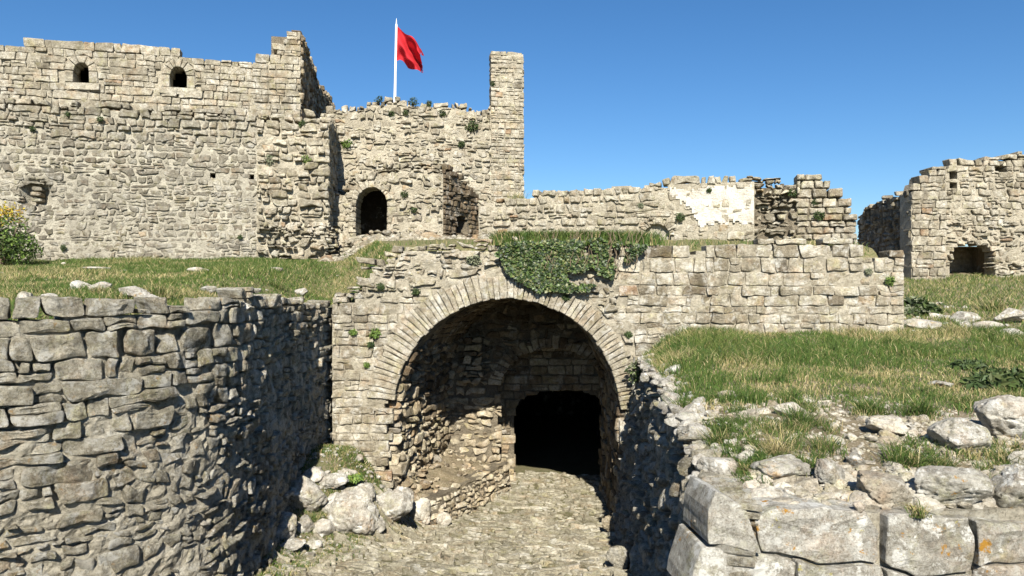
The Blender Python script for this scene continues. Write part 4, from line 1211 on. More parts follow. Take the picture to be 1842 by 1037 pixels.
print('rocks')
HR, HL, HG = H_right, H_left, G_low
RT = [  # px, bottom py, w, h, H, label, seed, kwargs
    (1300, 872, 84, 46, HR, 'smooth white rock at the left corner of the rubble strip above the shaded retaining wall', 1, dict(tone=.8)),
    (1424, 874, 116, 50, HR, 'wide wedge shaped grey white rock above the large white lichened block', 2, dict(tone=.5)),
    (1500, 880, 58, 52, HR, 'upright jagged grey rock between the wedge shaped rock and the leaning slab', 3, dict(tone=.3)),
    (1598, 914, 138, 58, HR, 'long leaning tan slab with layered face on top of the block wall', 4, dict(tone=.2, tilt=(0, .3), mat=M_debris, Y=5.45, z=3.1, depth=.6)),
    (1728, 938, 142, 84, HR, 'squared white block with orange stains resting on the low block wall', 5, dict(Y=5.42, z=3.05, mat=M_front, cuts=6, depth=.75)),
    (1838, 940, 110, 84, HR, 'flat faced grey block at the right picture edge on the low block wall', 6, dict(Y=5.45, z=3.05, mat=M_front, cuts=6, tone=.1)),
    (1746, 826, 122, 68, HR, 'big smooth light grey boulder lying beside green weeds on the right terrace', 7, dict(tone=.62, amp=.05, mat=M_rock)),
    (1828, 792, 110, 78, HR, 'big cream boulder at the right picture edge behind the smooth boulder', 8, dict(tone=.8)),
    (1606, 788, 84, 34, HR, 'low tan rock in the rubble left of the smooth boulder', 9, dict(mat=M_debris, tone=.8)),
    (1424, 752, 52, 26, HR, 'small yellowish rock at the edge of the grass', 10, dict(mat=M_debris, tone=.9, sub=3)),
    (1344, 832, 34, 22, HR, 'little round white rock behind the smooth white corner rock', 11, dict(sub=3, tone=.8)),
    (1551, 921, 28, 20, HR, 'fist sized cube shaped white stone on the joint between two large blocks', 12, dict(Y=5.3, z=3.1, sub=3, tone=.9)),
    (1700, 697, 50, 12, HR, 'thin flat pale stone lying in the middle of the right hand grass', 13, dict(sub=3, tone=.8)),
    (1262, 800, 62, 34, HR, 'pale rock on the edge above the retaining wall beside dry grass', 14, dict(tone=.6)),
    (1838, 846, 34, 32, HR, 'small pale rock under the cream boulder at the right picture edge', 15, dict(sub=3, tone=.9)),
    (1310, 722, 46, 18, HR, 'flat reddish grey stone at the front left edge of the right hand grass', 16, dict(sub=3, mat=M_debris, tone=.3)),
    (1545, 842, 40, 26, HR, 'round greenish stone in the rubble behind the leaning slab', 17, dict(sub=3, tone=.3)),
    (1672, 592, 84, 18, HR, 'long low slab below the ruined hall beside the gate wall end', 18, dict(tone=.5)),
    (1742, 580, 52, 20, HR, 'pale flat rock in the middle of the stones below the ruined hall', 19, dict(sub=3, tone=.8)),
    (1786, 600, 56, 22, HR, 'white rock low in the loose stones at far right', 20, dict(sub=3, tone=.9)),
    (1826, 584, 60, 30, HR, 'large white rock at the picture edge below the ruined hall', 21, dict(tone=.9)),
    (1830, 610, 44, 20, HR, 'white rock in front of the large white one at the right edge', 22, dict(sub=3, tone=.9)),
    # mound left of the gate
    (541, 932, 88, 78, HG, 'big grey upright boulder against the shaded bastion wall', 31, dict(tone=.35, depth=.7, amp=.12)),
    (505, 972, 62, 44, HG, 'bright white rounded boulder at the foot of the bastion', 32, dict(tone=.95)),
    (522, 994, 50, 20, HG, 'flat grey stone beside the road below the white rounded boulder', 33, dict(sub=3, tone=.4)),
    (634, 968, 98, 82, HG, 'large pitted white boulder in the middle of the mound by the gate', 34, dict(tone=.9, amp=.16, cuts=6, depth=.8)),
    (700, 940, 80, 62, HG, 'layered grey boulder with deep clefts at the right end of the mound', 35, dict(tone=.5, tilt=(0, .4), amp=.12)),
    (575, 968, 50, 32, HG, 'small pinkish boulder left of the pitted white boulder', 36, dict(sub=3, tone=.7)),
    (594, 884, 66, 30, HG, 'low pale rock on the mound behind the grey upright boulder', 37, dict(tone=.6)),
    (650, 900, 62, 30, HG, 'pale rock half buried among herbs in the mound', 38, dict(tone=.75)),
    (720, 878, 50, 52, HG, 'squared grey boulder standing at the left foot of the arch', 39, dict(Y=13.72, tone=.2, depth=.7, cuts=6, amp=.04)),
    (690, 868, 34, 26, HG, 'small pale stone beside the squared boulder at the arch foot', 40, dict(sub=3, tone=.8)),
    (757, 935, 44, 52, HG, 'pale rough stone at the near end of the plinth', 41, dict(Y=14.15, tone=.8, depth=.7, mat=M_debris)),
    (797, 956, 30, 26, HG, 'small stone at the near corner of the plinth by the road', 42, dict(sub=3, tone=.8, mat=M_debris, Y=14.3)),
    (560, 990, 34, 14, HG, 'little flat stone in the verge left of the road', 43, dict(sub=3, tone=.6)),
    (478, 962, 36, 24, HG, 'shaded small stone tucked between white boulder and bastion', 44, dict(sub=3, tone=.5)),
    (1103, 962, 40, 36, HG, 'shaded stone at the right foot of the arch', 45, dict(Y=13.6, mat=M_tunnel)),
    (1115, 1030, 46, 44, HG, 'pale topped stone at the foot of the retaining wall near the picture bottom', 46, dict(Y=10.0, mat=M_bast, tone=.8)),
    (600, 935, 60, 46, HG, 'craggy pale rock wedged between upright grey boulder and pitted white boulder', 71, dict(tone=.7, amp=.15)),
    (668, 962, 48, 38, HG, 'cracked white rock in front of the pitted boulder beside the road', 72, dict(tone=.85, amp=.14)),
    (548, 962, 44, 30, HG, 'rough grey rock between the white rounded boulder and the small pinkish boulder', 73, dict(tone=.4, amp=.12)),
    (738, 915, 40, 34, HG, 'pale rock between the layered boulder and the foot of the arch', 74, dict(tone=.6, amp=.12)),
    (560, 872, 46, 28, HG, 'small pale rock at the back of the mound close to the bastion', 75, dict(tone=.8, sub=3)),
    (622, 870, 40, 24, HG, 'small white rock at the top of the mound under the gate pier', 76, dict(tone=.9, sub=3)),
    # left terrace
    (37, 540, 38, 34, HL, 'squared white stone standing alone in the grass at far left', 51, dict(cuts=5, amp=.04, tone=.9, Y=9.0)),
    (134, 523, 44, 20, HL, 'pale rounded stone behind the top of the bastion, left one of a touching pair', 52, dict(tone=.9)),
    (172, 526, 52, 20, HL, 'pale flat stone behind the top of the bastion, right one of a touching pair', 53, dict(tone=.7)),
    (232, 540, 56, 26, HL, 'leaning grey white stone beside the grey leaved plant on the bastion', 54, dict(tilt=(0, .3), tone=.6)),
    (430, 545, 54, 26, HL, 'pale wedge shaped rock on the rounded corner of the bastion top', 55, dict(Y=9.2, z=4.36, tone=.8)),
    (84, 543, 40, 16, HL, 'small flat stone on the bastion top left of the high block', 56, dict(sub=3, tone=.8)),
    (352, 490, 40, 10, HL, 'thin flat stone far back in the left grass, left of centre', 57, dict(sub=3, tone=.8)),
    (160, 485, 60, 7, HL, 'long thin white slab far back in the left grass', 58, dict(sub=3, tone=.8)),
    (540, 532, 30, 14, HL, 'small pale stone in the grass near the gate wall', 59, dict(sub=3, tone=.8)),
    (495, 488, 34, 8, HL, 'low stone far back in the grass below the buttress', 60, dict(sub=3, tone=.8)),
    (268, 548, 36, 20, HL, 'small grey stone at the foot of the grey leaved plant', 61, dict(sub=3, tone=.5)),
    (370, 527, 34, 14, HL, 'pale stone in dry grass behind the middle of the bastion top', 62, dict(sub=3, tone=.7)),
]
for a in RT:
    px, pyb, wp, hp, H, lab, seed, kw = a
    rock(px, pyb, wp, hp, H, lab, seed, **kw)


def scatter_rocks(name, pts, sizes, mat, label, subs=1, squash=.6, seed=1):
    """loose stones nobody could count, one object"""
    g = np.random.default_rng(seed)
    protos = [rock_verts(900 + k, subs, 6, .1) for k in range(14)]
    F0 = ICO[subs][1]; n0 = len(protos[0])
    Vs = []; T = []
    for i, (p, s) in enumerate(zip(pts, sizes)):
        V = protos[g.integers(14)] * (s * .5) * np.array([g.uniform(.7, 1.4), g.uniform(.7, 1.2), squash * g.uniform(.6, 1.3)])
        a = g.uniform(0, 6.28); t = g.uniform(-.5, .5)
        c, s_ = math.cos(a), math.sin(a); ct, st_ = math.cos(t), math.sin(t)
        V = V @ np.array([[ct, 0, st_], [0, 1, 0], [-st_, 0, ct]]) @ np.array([[c, s_, 0], [-s_, c, 0], [0, 0, 1]])
        Vs.append(V + p)
        T.append(np.full(len(F0), np.clip(.55 + .25 * g.normal(), 0, 1)))
    V = np.concatenate(Vs)
    F = (F0[None] + (np.arange(len(pts)) * n0)[:, None, None]).reshape(-1, 3)
    me = mesh_from(name, V, (F.ravel(), np.full(len(F), 3)), mat, np.concatenate(T), False)
    return link(name, me, None, 'stuff', label, 'rubble')


g = np.random.default_rng(33)
def sample(n, x0, x1, y0, y1, H, dens, g=g):
    x = g.uniform(x0, x1, n); y = g.uniform(y0, y1, n)
    k = g.uniform(0, 1, n) < dens(x, y)
    x, y = x[k], y[k]
    return np.stack([x, y, H(x, y)], -1)


GE = lambda x: np.interp(x, [1.5, 2.3, 3.0, 4.5, 6, 12], [7.6, 7.9, 8.2, 7.7, 7.4, 7.6])     # near edge of the grass on the right
dR = lambda x, y: ((x > FLX(y) + .15) * (y > FRY(x) + .1) * ss(GE(x) + .7, GE(x) - .5, y) * (.3 + .7 * (n2(x * 1.5, y * 1.5, 3, 2) > -.15)))
p = sample(17000, 1.5, 11, 5.5, 8.9, HR, dR)
sz = np.exp(g.normal(-3.35, .5, len(p)))
scatter_rocks('loose_rubble', p, sz, M_debris, 'small loose pale stones scattered over the dry front of the right terrace', 0, seed=2)
p = sample(1000, 1.5, 11, 5.6, 8.6, HR, dR); sz = np.exp(g.normal(-2.4, .4, len(p)))
scatter_rocks('loose_stones', p, sz, M_debris, 'fist sized stones among the rubble of the right terrace', 2, seed=3)
p = sample(1500, 7.5, 18, 14, 18, HR, lambda x, y: ss(14, 15, y) * ss(18, 16.5, y) * (n2(x * .8, y * .8, 5, 2) > 0) * .5); sz = np.exp(g.normal(-2.0, .45, len(p)))
scatter_rocks('fallen_stones', p, sz, M_rock, 'fallen white stones on the grassy slope below the ruined hall', 1, seed=4)
p = sample(2600, -6, 1.5, 19.2, 23.3, HL, lambda x, y: ss(-5.6, -4.4, x) * .8 * ss(3, 1, x)); sz = np.exp(g.normal(-1.75, .4, len(p)))
p[:, 2] += .45 * ss(21.5, 23.3, p[:, 1]) * ss(-1.5, -3.5, p[:, 0]) * g.uniform(0, 1, len(p))
scatter_rocks('collapsed_masonry', p, sz, M_keep, 'heap of collapsed masonry at the foot of the tower doorway', 1, .7, seed=5)
p = sample(700, -15, -3.6, 7.5, 20, HL, lambda x, y: (x < bx(np.minimum(y, 16)) - .3) * (.12 + .8 * ss(9.3, 8.3, y - .0 * x))); sz = np.minimum(np.exp(g.normal(-2.7, .45, len(p))), .14)
scatter_rocks('terrace_stones', p, sz, M_debris, 'small stones showing through the grass of the left terrace', 1, .5, seed=6)
p = sample(1700, -3.9, -1.3, 9, 14, HG, lambda x, y: ss(xe(y) + .25, xe(y) - .3, x) * (x > np.interp(y, [9.2, 14], [-3.2, -3.7])) * .6); sz = np.exp(g.normal(-2.7, .5, len(p)))
scatter_rocks('mound_stones', p, sz, M_rock, 'small pale stones on the earth mound between bastion and gate', 1, .6, seed=7)


# ------------------------------------------------------------------ grass
GREEN = np.array([(.075, .12, .026), (.055, .10, .026), (.10, .145, .032), (.13, .16, .042), (.04, .075, .028), (.17, .19, .06)])
STRAW = np.array([(.36, .30, .15), (.27, .23, .10), (.42, .36, .2)])


def blades(name, label, P0, h, lean=.35, width=.006, straw=None, seed=1, cat='grass', kind='stuff', parent=None, segs=2, dirn=None):
    g = np.random.default_rng(seed)
    n = len(P0)
    h = np.broadcast_to(h, (n,)) * g.uniform(.55, 1.35, n)
    a = g.uniform(0, 2 * np.pi, n)
    d = np.stack([np.cos(a), np.sin(a), np.zeros(n)], -1)
    b = g.uniform(0, 2 * np.pi, n); side = np.stack([np.cos(b), np.sin(b) * .5, np.zeros(n)], -1)
    wv = (width * g.uniform(.6, 1.5, n))[:, None]
    ln = (lean * h * g.uniform(.2, 1.8, n))[:, None]
    up = np.array([0, 0, 1.0]) * h[:, None]
    p0a = P0 - side * wv; p0b = P0 + side * wv
    m = P0 + up * .55 + d * ln * .35
    pma, pmb = m - side * wv * .75, m + side * wv * .75
    tip = P0 + up * np.clip(1 - lean * .35, .3, 1) + d * ln
    if segs == 1:
        V = np.stack([p0a, p0b, tip], 1).reshape(-1, 3)
        loops = np.arange(n * 3); sizes = np.full(n, 3)
    else:
        V = np.stack([p0a, p0b, pma, pmb, tip], 1).reshape(-1, 3)
        k = np.arange(n)[:, None] * 5
        quads = (k + np.array([0, 1, 3, 2])); tris = (k + np.array([2, 3, 4]))
        loops = np.concatenate([quads, tris], 1).ravel()
        sizes = np.tile([4, 3], n)
    pat = n2(P0[:, 0] * .9, P0[:, 1] * .9, 55, 3)
    s = straw(P0) if straw is not None else np.full(n, .15)
    ci = np.clip((np.abs(pat * 1.6 + g.normal(0, .35, n)) * 3).astype(int), 0, 5)
    c = GREEN[ci].copy()
    st_ = g.uniform(0, 1, n) < s
    c[st_] = STRAW[g.integers(0, 3, st_.sum())]
    c *= g.uniform(.75, 1.25, (n, 1))
    me = mesh_from(name, V, (loops, sizes), M_grass, None, False, np.repeat(c, 1 if segs == 1 else 2, 0))
    return link(name, me, parent, kind, label if parent is None else None, cat if parent is None else None)


print('grass')
patch = lambda x, y, s, f=1.0: .5 + .5 * n2(x * f, y * f, s, 3)
g = np.random.default_rng(77)
dG = lambda x, y: (x > FLX(y) + .1) * ((y < 13.95) | (x > 7.45)) * ss(GE(x) - .5, GE(x) + .9, y) * np.clip(.35 + 1.5 * patch(x, y, 61, 1.2), 0, 1)
p = sample(150000, 1.6, 13, 6.9, 14, HR, dG, g)
pt = patch(p[:, 0], p[:, 1], 63, .8)
blades('grass', 'thick green grass covering the terrace in front of the gate wall on the right', p, .06 + .15 * ss(.42, .7, pt) + .05 * ss(.5, .8, patch(p[:, 0], p[:, 1], 66, 3.5)), .6, .0042, lambda P: .1 + .5 * ss(.52, .36, patch(P[:, 0], P[:, 1], 64, .9)), 1)
p = sample(60000, 7.4, 22, 13.9, 23.2, HR, lambda x, y: np.clip(.3 + patch(x, y, 65, .8), 0, 1), g)
blades('grass', 'grass on the far slope below the ruined hall', p, .13, .6, .009, lambda P: np.full(len(P), .28), 2, segs=1)
dl = lambda x, y: (((y < 14.2) & (x < bx(y) - .25)) | (y >= 14.2)) * (x < -2.2 - .27 * (y - 14.3)) * (y < np.interp(x, [-20, -5.4], [18.4, 21.9]) - .05) * np.clip(patch(x, y, 67, 1.2) * 1.7 - .1 + .3 * ss(8, 11, y), 0, 1)
p = sample(210000, -16, -2.4, 7, 22, HL, dl, g)
blades('grass', 'grass on the terrace below the tall castle wall on the left', p, .07 + .07 * ss(.45, .7, patch(p[:, 0], p[:, 1], 68, .9)), .6, .008, lambda P: .22 + .45 * ss(.5, .38, patch(P[:, 0], P[:, 1], 69, .8)) - .1, 3, segs=1)
p = sample(16000, -3.2, 7.1, 14.65, 18.8, HL, lambda x, y: (y < 18.4) * np.clip(.12 + .8 * ss(-.7, 0, x) * ss(3, 2, x) + .15 * ss(2, 4, x), 0, 1) * ss(16.5, 15, y), g)
blades('grass', 'grass fringe along the flat top above the gate arch', p, .13, .5, .008, lambda P: np.full(len(P), .35), 4)
p = sample(16000, -.4, 3.0, 13.95, 15.0, HL, lambda x, y: ss(-.5, 0, x) * ss(3.0, 2.0, x), g); p[:, 2] = np.maximum(p[:, 2], 5.5)
blades('grass', 'bright tall grass growing above the ivy over the arch', p, .3, .5, .008, lambda P: np.full(len(P), .16), 5)
dv = lambda x, y: (x > np.interp(y, [6, 9.2, 14], [-3.2, -3.2, -3.72])) * ss(xe(y) + .5, xe(y) - .05, x) * np.clip(patch(x, y, 71, 2.2) * 2.4 - .3, 0, 1) * (y < 13.95)
p = sample(60000, -4.0, -1.2, 6, 14, HG, dv, g)
blades('grass', 'weedy grass on the verge and mound left of the road', p, .075, .8, .0045, lambda P: np.full(len(P), .3), 6)
p = sample(9000, 1.6, 11, 5.5, 8.2, HR, lambda x, y: (x > FLX(y) + .1) * np.clip(patch(x, y, 72, 2.0) * 3 - 1.75, 0, 1), g)
blades('dry_grass', 'thin half dry grass among the loose stones of the right terrace', p, .10, .7, .0035, lambda P: np.full(len(P), .55), 7)
p = sample(2600, -3.3, 2.1, 8.6, 17, HG, lambda x, y: (x > xe(y)) * np.clip(patch(x, y, 73, 2.0) * 2.4 - 1.1, 0, 1) * ss(14, 11, y), g)
blades('moss_tufts', 'tiny grass tufts between the road cobbles', p, .03, .8, .005, lambda P: np.full(len(P), .4), 8)


def clusters(n, H, x0, x1, y0, y1, dens, per, spread, seed):
    g = np.random.default_rng(seed)
    c = sample(n, x0, x1, y0, y1, H, dens, g)
    Q = np.repeat(c, per, 0); Q[:, :2] += g.normal(size=(len(Q), 2)) * spread * np.repeat(g.uniform(.4, 1.6, len(c)), per)[:, None]
    Q[:, 2] = H(Q[:, 0], Q[:, 1]) - .01
    return Q
ok = lambda x, y: (x > FLX(y) + .15) * (y > FRY(x) + .2) * 1.0
p = clusters(950, HR, 1.7, 10, 5.9, 8.6, lambda x, y: ok(x, y) * (.12 + .88 * ss(.42, .62, patch(x, y, 74, 1.3))), 60, .045, 11)
p = p[p[:, 1] > 5.6]
blades('tall_grass', 'straggling tufts of taller grass in the rubble strip and along the front edge of the right lawn', p, .13, .8, .0032, lambda P: np.clip(.25 + .6 * (n2(P[:, 0] * 2, P[:, 1] * 2, 31, 2)), .05, .9), 12)
p = clusters(260, HR, 2.5, 12, 8, 13.5, lambda x, y: ss(.5, .7, patch(x, y, 75, .7)), 90, .09, 13)
blades('tall_grass', 'darker taller grass patches in the right lawn', p, .2, .5, .004, lambda P: np.full(len(P), .04), 14)
p = clusters(160, HL, -13, -3.8, 7.4, 11, lambda x, y: (x < bx(y) - .4) * 1.0, 60, .06, 15)
blades('tall_grass', 'rough tufts of grass behind the top of the bastion', p, .15, .8, .0045, lambda P: np.full(len(P), .45), 16)
g = np.random.default_rng(92)
xx = g.uniform(1.45, 9, 2600); fy = np.interp(xx, [1.4, 3.0, 12], [5.24, 5.36, 5.9])
yy = fy + g.uniform(.12, .75, 2600)
p = np.stack([xx, yy, np.maximum(H_right(xx, yy), 3.0) + .01], -1)
scatter_rocks('packing_stones', p, np.exp(g.normal(-2.75, .5, 2600)), M_debris, 'small packing stones and earth lying behind the big front blocks', 0, .6, seed=10)
g = np.random.default_rng(91)
yy = g.uniform(5.4, 13.8, 420); xx = FLX(yy) + g.normal(.12, .09, 420)
p = np.stack([xx, yy, HR(xx, yy) + .02], -1)
scatter_rocks('edge_stones', p, np.exp(g.normal(-2.2, .4, 420)), M_rock, 'small pale stones along the top edge of the road retaining wall', 1, .6, seed=8)
uu = g.uniform(.3, S_n.L - .1, 160); a_ = S_n(uu, np.full(160, .6), np.full(160, -.05)); tt = g.uniform(0, 1, 160)
xl_ = -2.2 + .72 * (a_[:, 1] - 14) / 3.3
p = np.stack([a_[:, 0] * (1 - tt) + xl_ * tt, a_[:, 1], .6 + .38 * tt ** 1.5], -1)
scatter_rocks('plinth_stones', p, np.exp(g.normal(-2.3, .45, 160)), M_tunnel, 'small stones lying on top of the passage plinth', 1, .5, seed=9)


# ------------------------------------------------------------------ plants
def leaves_mesh(name, C, N, size, cols, seed, lobed=False):
    """C centres, N normals, one bent leaf each"""
    g = np.random.default_rng(seed); n = len(C)
    N = N / (np.linalg.norm(N, axis=1, keepdims=True) + 1e-9)
    r = g.normal(size=(n, 3)); T = np.cross(N, r); T /= np.linalg.norm(T, axis=1, keepdims=True) + 1e-9
    B = np.cross(N, T)
    s = (np.broadcast_to(size, (n,)) * g.uniform(.6, 1.35, n))[:, None]
    if lobed: shp = [(-.15, -.5, 0), (-.6, -.12, .08), (-.33, .2, .03), (0, .62, -.14), (.33, .2, .03), (.6, -.12, .08), (.15, -.5, 0)]
    else: shp = [(0, -.5, 0), (-.24, 0, .05), (0, .55, -.12), (.24, 0, .05)]
    V = np.stack([C + T * s * a + B * s * b + N * s * c for a, b, c in shp], 1).reshape(-1, 3)
    k = len(shp)
    F = (np.arange(n)[:, None] * k + np.arange(k)).ravel()
    c = np.asarray(cols)[g.integers(0, len(cols), n)] * g.uniform(.7, 1.3, (n, 1))
    return V, F, np.full(n, k), c


def plant(px, py, r_px, surf=None, H=None, Y=None, label='', name='wall_plant', kind='leafy', n=None, seed=1, cols=None, tall=1.0, cat='plant', lift=0.0):
    """tuft rooted in a wall joint or in the ground"""
    g = np.random.default_rng(seed)
    if surf is not None:
        u, v = surf.uv(px, py); c = surf(np.array(u), np.array(v), np.array(.02)); Y = c[1]
    else:
        if Y is None: X, Y = hit(px, py, H); c = np.array([X, Y, float(H(np.array([X]), np.array([Y]))[0]) + lift])
        else: c = P(px, py, Y)
    rad = r_px * Y / FOC
    root = empty(name, label, cat); root.location = c
    if kind == 'grassy':
        n = n or 90
        P0 = (g.normal(size=(n, 3)) * np.array([.34, .24, .03]) + np.where(g.uniform(size=(n, 1)) < .35, g.normal(size=3) * np.array([.6, .4, 0]), 0)) * rad; P0[:, 2] = np.abs(P0[:, 2]) - .01
        blades('blades', '', P0, rad * 1.15 * tall * (.5 + g.uniform(0, 1, n) ** 1.3), 1.1, max(.003, rad * .018), lambda q: np.full(len(q), .45 if cols is None else cols), seed, parent=root, kind=None)
        return root
    n = n or int(160 + 90 * (r_px / 10))
    C = g.normal(size=(n, 3)); C /= np.linalg.norm(C, axis=1, keepdims=True)
    lob = 1 + .35 * vn(C * 2.2 + seed, seed)
    C = C * (g.uniform(.15, 1, n) ** .45 * lob)[:, None] * rad
    C *= np.array([1, .65, .85 * tall])
    C[:, 2] += rad * .35 * tall
    if surf is not None: C[:, 1] = np.minimum(C[:, 1], 0) * 1.0 - .03 - np.abs(C[:, 1]) * .2
    Nn = C / rad + g.normal(size=(n, 3)) * .6 + np.array([0, -.3, .5])
    V, F, S, col = leaves_mesh('foliage', C, Nn, rad * .26 + .012, cols if cols is not None else [(.07, .11, .03), (.1, .15, .04), (.05, .08, .03)], seed)
    link('foliage', mesh_from('foliage', V, (F, S), M_shrub, None, False, col), root)
    ns = 7
    mb = MB(); SV = []
    for i in range(ns):
        e = C[g.integers(n)] * .9; w_ = rad * .03 + .002
        SV.append(e)
    wb = rad * .04 + .002
    mb.add(np.array([(0, 0, -.02), (wb, 0, -.02), (0, wb, -.02)] + SV), [f for i in range(ns) for f in ((0, 1, 3 + i), (1, 2, 3 + i), (2, 0, 3 + i))])
    link('stem', mb.build('stem', M_stem), root)
    return root


print('plants')
DK = [(.045, .075, .025), (.07, .1, .03), (.035, .055, .02)]
BR = [(.12, .19, .04), (.16, .23, .05), (.09, .15, .035)]
GY = [(.2, .22, .14), (.27, .28, .19), (.13, .15, .09)]
PL = [
    (744, 186, 9, S_t, 'dark round bush on the tower top right of the flagpole', DK), (683, 182, 8, S_t, 'dark tuft on the tower top left of the flagpole', DK),
    (850, 231, 12, S_t, 'largest green bush on the upper right of the tower face', DK), (796, 206, 7, S_t, 'small dark tuft high on the tower right of centre', DK),
    (704, 206, 6, S_t, 'small tuft just below the tower top, left one of a pair', DK), (730, 205, 6, S_t, 'small tuft just below the tower top, right one of a pair', DK),
    (624, 262, 9, S_t, 'bright green plant low on the left edge of the tower', BR), (886, 152, 5, S_t, 'tiny tuft on the left edge of the tall tower pier', DK),
    (830, 262, 7, S_t, 'dry tuft beneath the largest tower bush', DK), (772, 188, 6, S_t, 'tiny plant on the broken tower top halfway to the pier', DK),
    (728, 352, 7, S_a, 'dark weed beside the arched tower doorway', DK), (745, 380, 6, S_a, 'small weed on the annex wall right of the doorway', DK),
    (60, 234, 6, S_l, 'dark tuft on the keep ledge at far left', DK), (122, 208, 6, S_l, 'small tuft on the keep ledge under the first window', DK), (181, 217, 7, S_l, 'tuft on the keep ledge between the windows', DK),
    (486, 290, 11, S_l, 'brownish bush in the top left corner of the buttress', GY), (552, 290, 9, S_l, 'green weed in the middle of the buttress', BR), (545, 226, 8, S_l, 'dark weed near the top of the buttress', DK),
    (433, 428, 5, S_l, 'small dark tuft low on the keep wall near the buttress', DK), (116, 448, 6, S_l, 'tuft at the foot of the keep wall beside the flowering shrub', DK),
    (676, 604, 11, S_g, 'bright green fern like plant on the left gate pier', BR), (636, 600, 7, S_g, 'small green plant near the left edge of the gate pier', BR), (668, 622, 7, S_g, 'small weed under the fern like plant on the gate pier', DK),
    (852, 472, 13, S_g, 'olive weed on the gate wall left of the ivy', GY), (748, 528, 8, S_g, 'dark tuft above the left shoulder of the arch', DK), (685, 518, 8, S_g, 'dark weed at the upper left of the gate wall', DK),
    (1018, 538, 8, S_g, 'dark ivy sprig hanging on the arch stones below the ivy', DK), (1130, 604, 7, S_g, 'small plant at the right shoulder of the arch', DK), (660, 658, 6, S_g, 'faint weed halfway down the left gate pier', BR),
    (1600, 508, 9, S_g, 'green weed near the right end of the gate wall', BR), (1562, 490, 7, S_g, 'small dry weed on the right part of the gate wall', GY),
    (1222, 394, 9, S_m, 'dark weed on the terrace wall beside the blind niche', DK), (1275, 344, 5, S_m, 'tiny tuft on the white plaster near the wall top', DK), (1152, 372, 6, S_m, 'weed above and left of the blind niche', GY),
    (1425, 350, 9, S_q, 'dark tuft in the ragged hollow of the broken wall', DK), (1472, 392, 10, S_q, 'dark bush low on the stepped wall end', DK), (1466, 366, 6, S_q, 'small tuft in the stepped wall end above the dark bush', DK),
]
for i, (x, y, r_, s_, lab, cc) in enumerate(PL):
    plant(x, y, r_, s_, label=lab, seed=200 + i, cols=cc)
GP = [
    (1480, 812, 26, HR, 'tall grass clump in the middle of the rubble strip', .3), (1612, 838, 34, HR, 'dense tall grass clump left of the smooth boulder', .2), (1292, 800, 26, HR, 'grass clump near the edge above the retaining wall', .35),
    (1392, 820, 30, HR, 'straw coloured dry grass clump behind the wedge shaped rock', .85), (1345, 850, 18, HR, 'olive grass clump between the corner rock and wedge shaped rock', .4), (1440, 770, 34, HR, 'blue green tall grass clump where the lawn meets the rubble', .08),
    (1700, 845, 22, HR, 'low grass clump in front of the smooth boulder', .3), (1812, 840, 22, HR, 'grass clump under the cream boulder at right', .4), (1660, 750, 34, HR, 'dark green weed clump behind the smooth boulder', .03),
    (1560, 745, 30, HR, 'green grass clump at the front edge of the lawn, right of the blue green one', .1), (1230, 740, 22, HR, 'grass clump at the lawn corner beside the road wall', .15), (1650, 925, 18, HR, 'low brown weeds between the leaning slab and squared block', .6),
    (275, 535, 26, HL, 'grey leaved plant on the bastion top between two pale stones', .5), (180, 530, 16, HL, 'dry grass tuft among the bastion top stones', .7), (500, 520, 16, HL, 'green clump on the terrace near the bastion corner', .2),
    (1780, 560, 24, HR, 'weed clump among the fallen stones at far right', .4), (465, 1010, 14, HG, 'round leafy weed at the road verge near the picture bottom', .0), (935, 358, 14, None, 'dry brown bush at the foot of the tall tower pier', .6),
    (560, 945, 18, HG, 'weed clump between the grey boulder and pitted boulder', .2),
]
for i, (x, y, r_, H, lab, sw) in enumerate(GP):
    if H is None: plant(x, y, r_, Y=20.4, label=lab, name='grass_clump', kind='grassy', seed=300 + i, cols=sw, n=160)
    else: plant(x, y, r_, H=H, label=lab, name='grass_clump', kind='grassy', seed=300 + i, cols=sw, n=int(160 + r_ * 5), tall=1.15)
plant(690, 858, 30, H=HG, label='mat of bright green herbs on top of the mound beside the gate', name='herb_patch', seed=401, cols=BR, tall=.35, n=700)
plant(625, 862, 30, H=HG, label='mat of yellow green herbs on the mound near the bastion', name='herb_patch', seed=402, cols=BR + [(.3, .3, .08)], tall=.35, n=700)
plant(1650, 566, 38, H=HR, label='dark juniper like bush at the right end of the gate wall', name='bush', seed=403, cols=DK + GY[:1], tall=.6, n=1500, cat='bush')
plant(1800, 700, 58, H=HR, label='low dark leafy bush in the grass at the right picture edge', name='bush', seed=404, cols=DK + [(.09, .11, .04)], tall=.5, n=2200, cat='bush')
plant(1745, 665, 30, H=HR, label='low dark leafy patch left of the dark bush at right', name='bush', seed=405, cols=DK, tall=.45, n=900, cat='bush')
plant(1148, 676, 20, Y=13.7, label='tangled dry weeds hanging at the right foot of the arch ring', name='weed', seed=406, cols=GY + DK, tall=1.2, n=500)
plant(1600, 366, 12, Y=24.5, label='dark shrub on the shaded side wall of the ruined hall', name='shrub', seed=407, cols=DK, tall=.8, n=300)
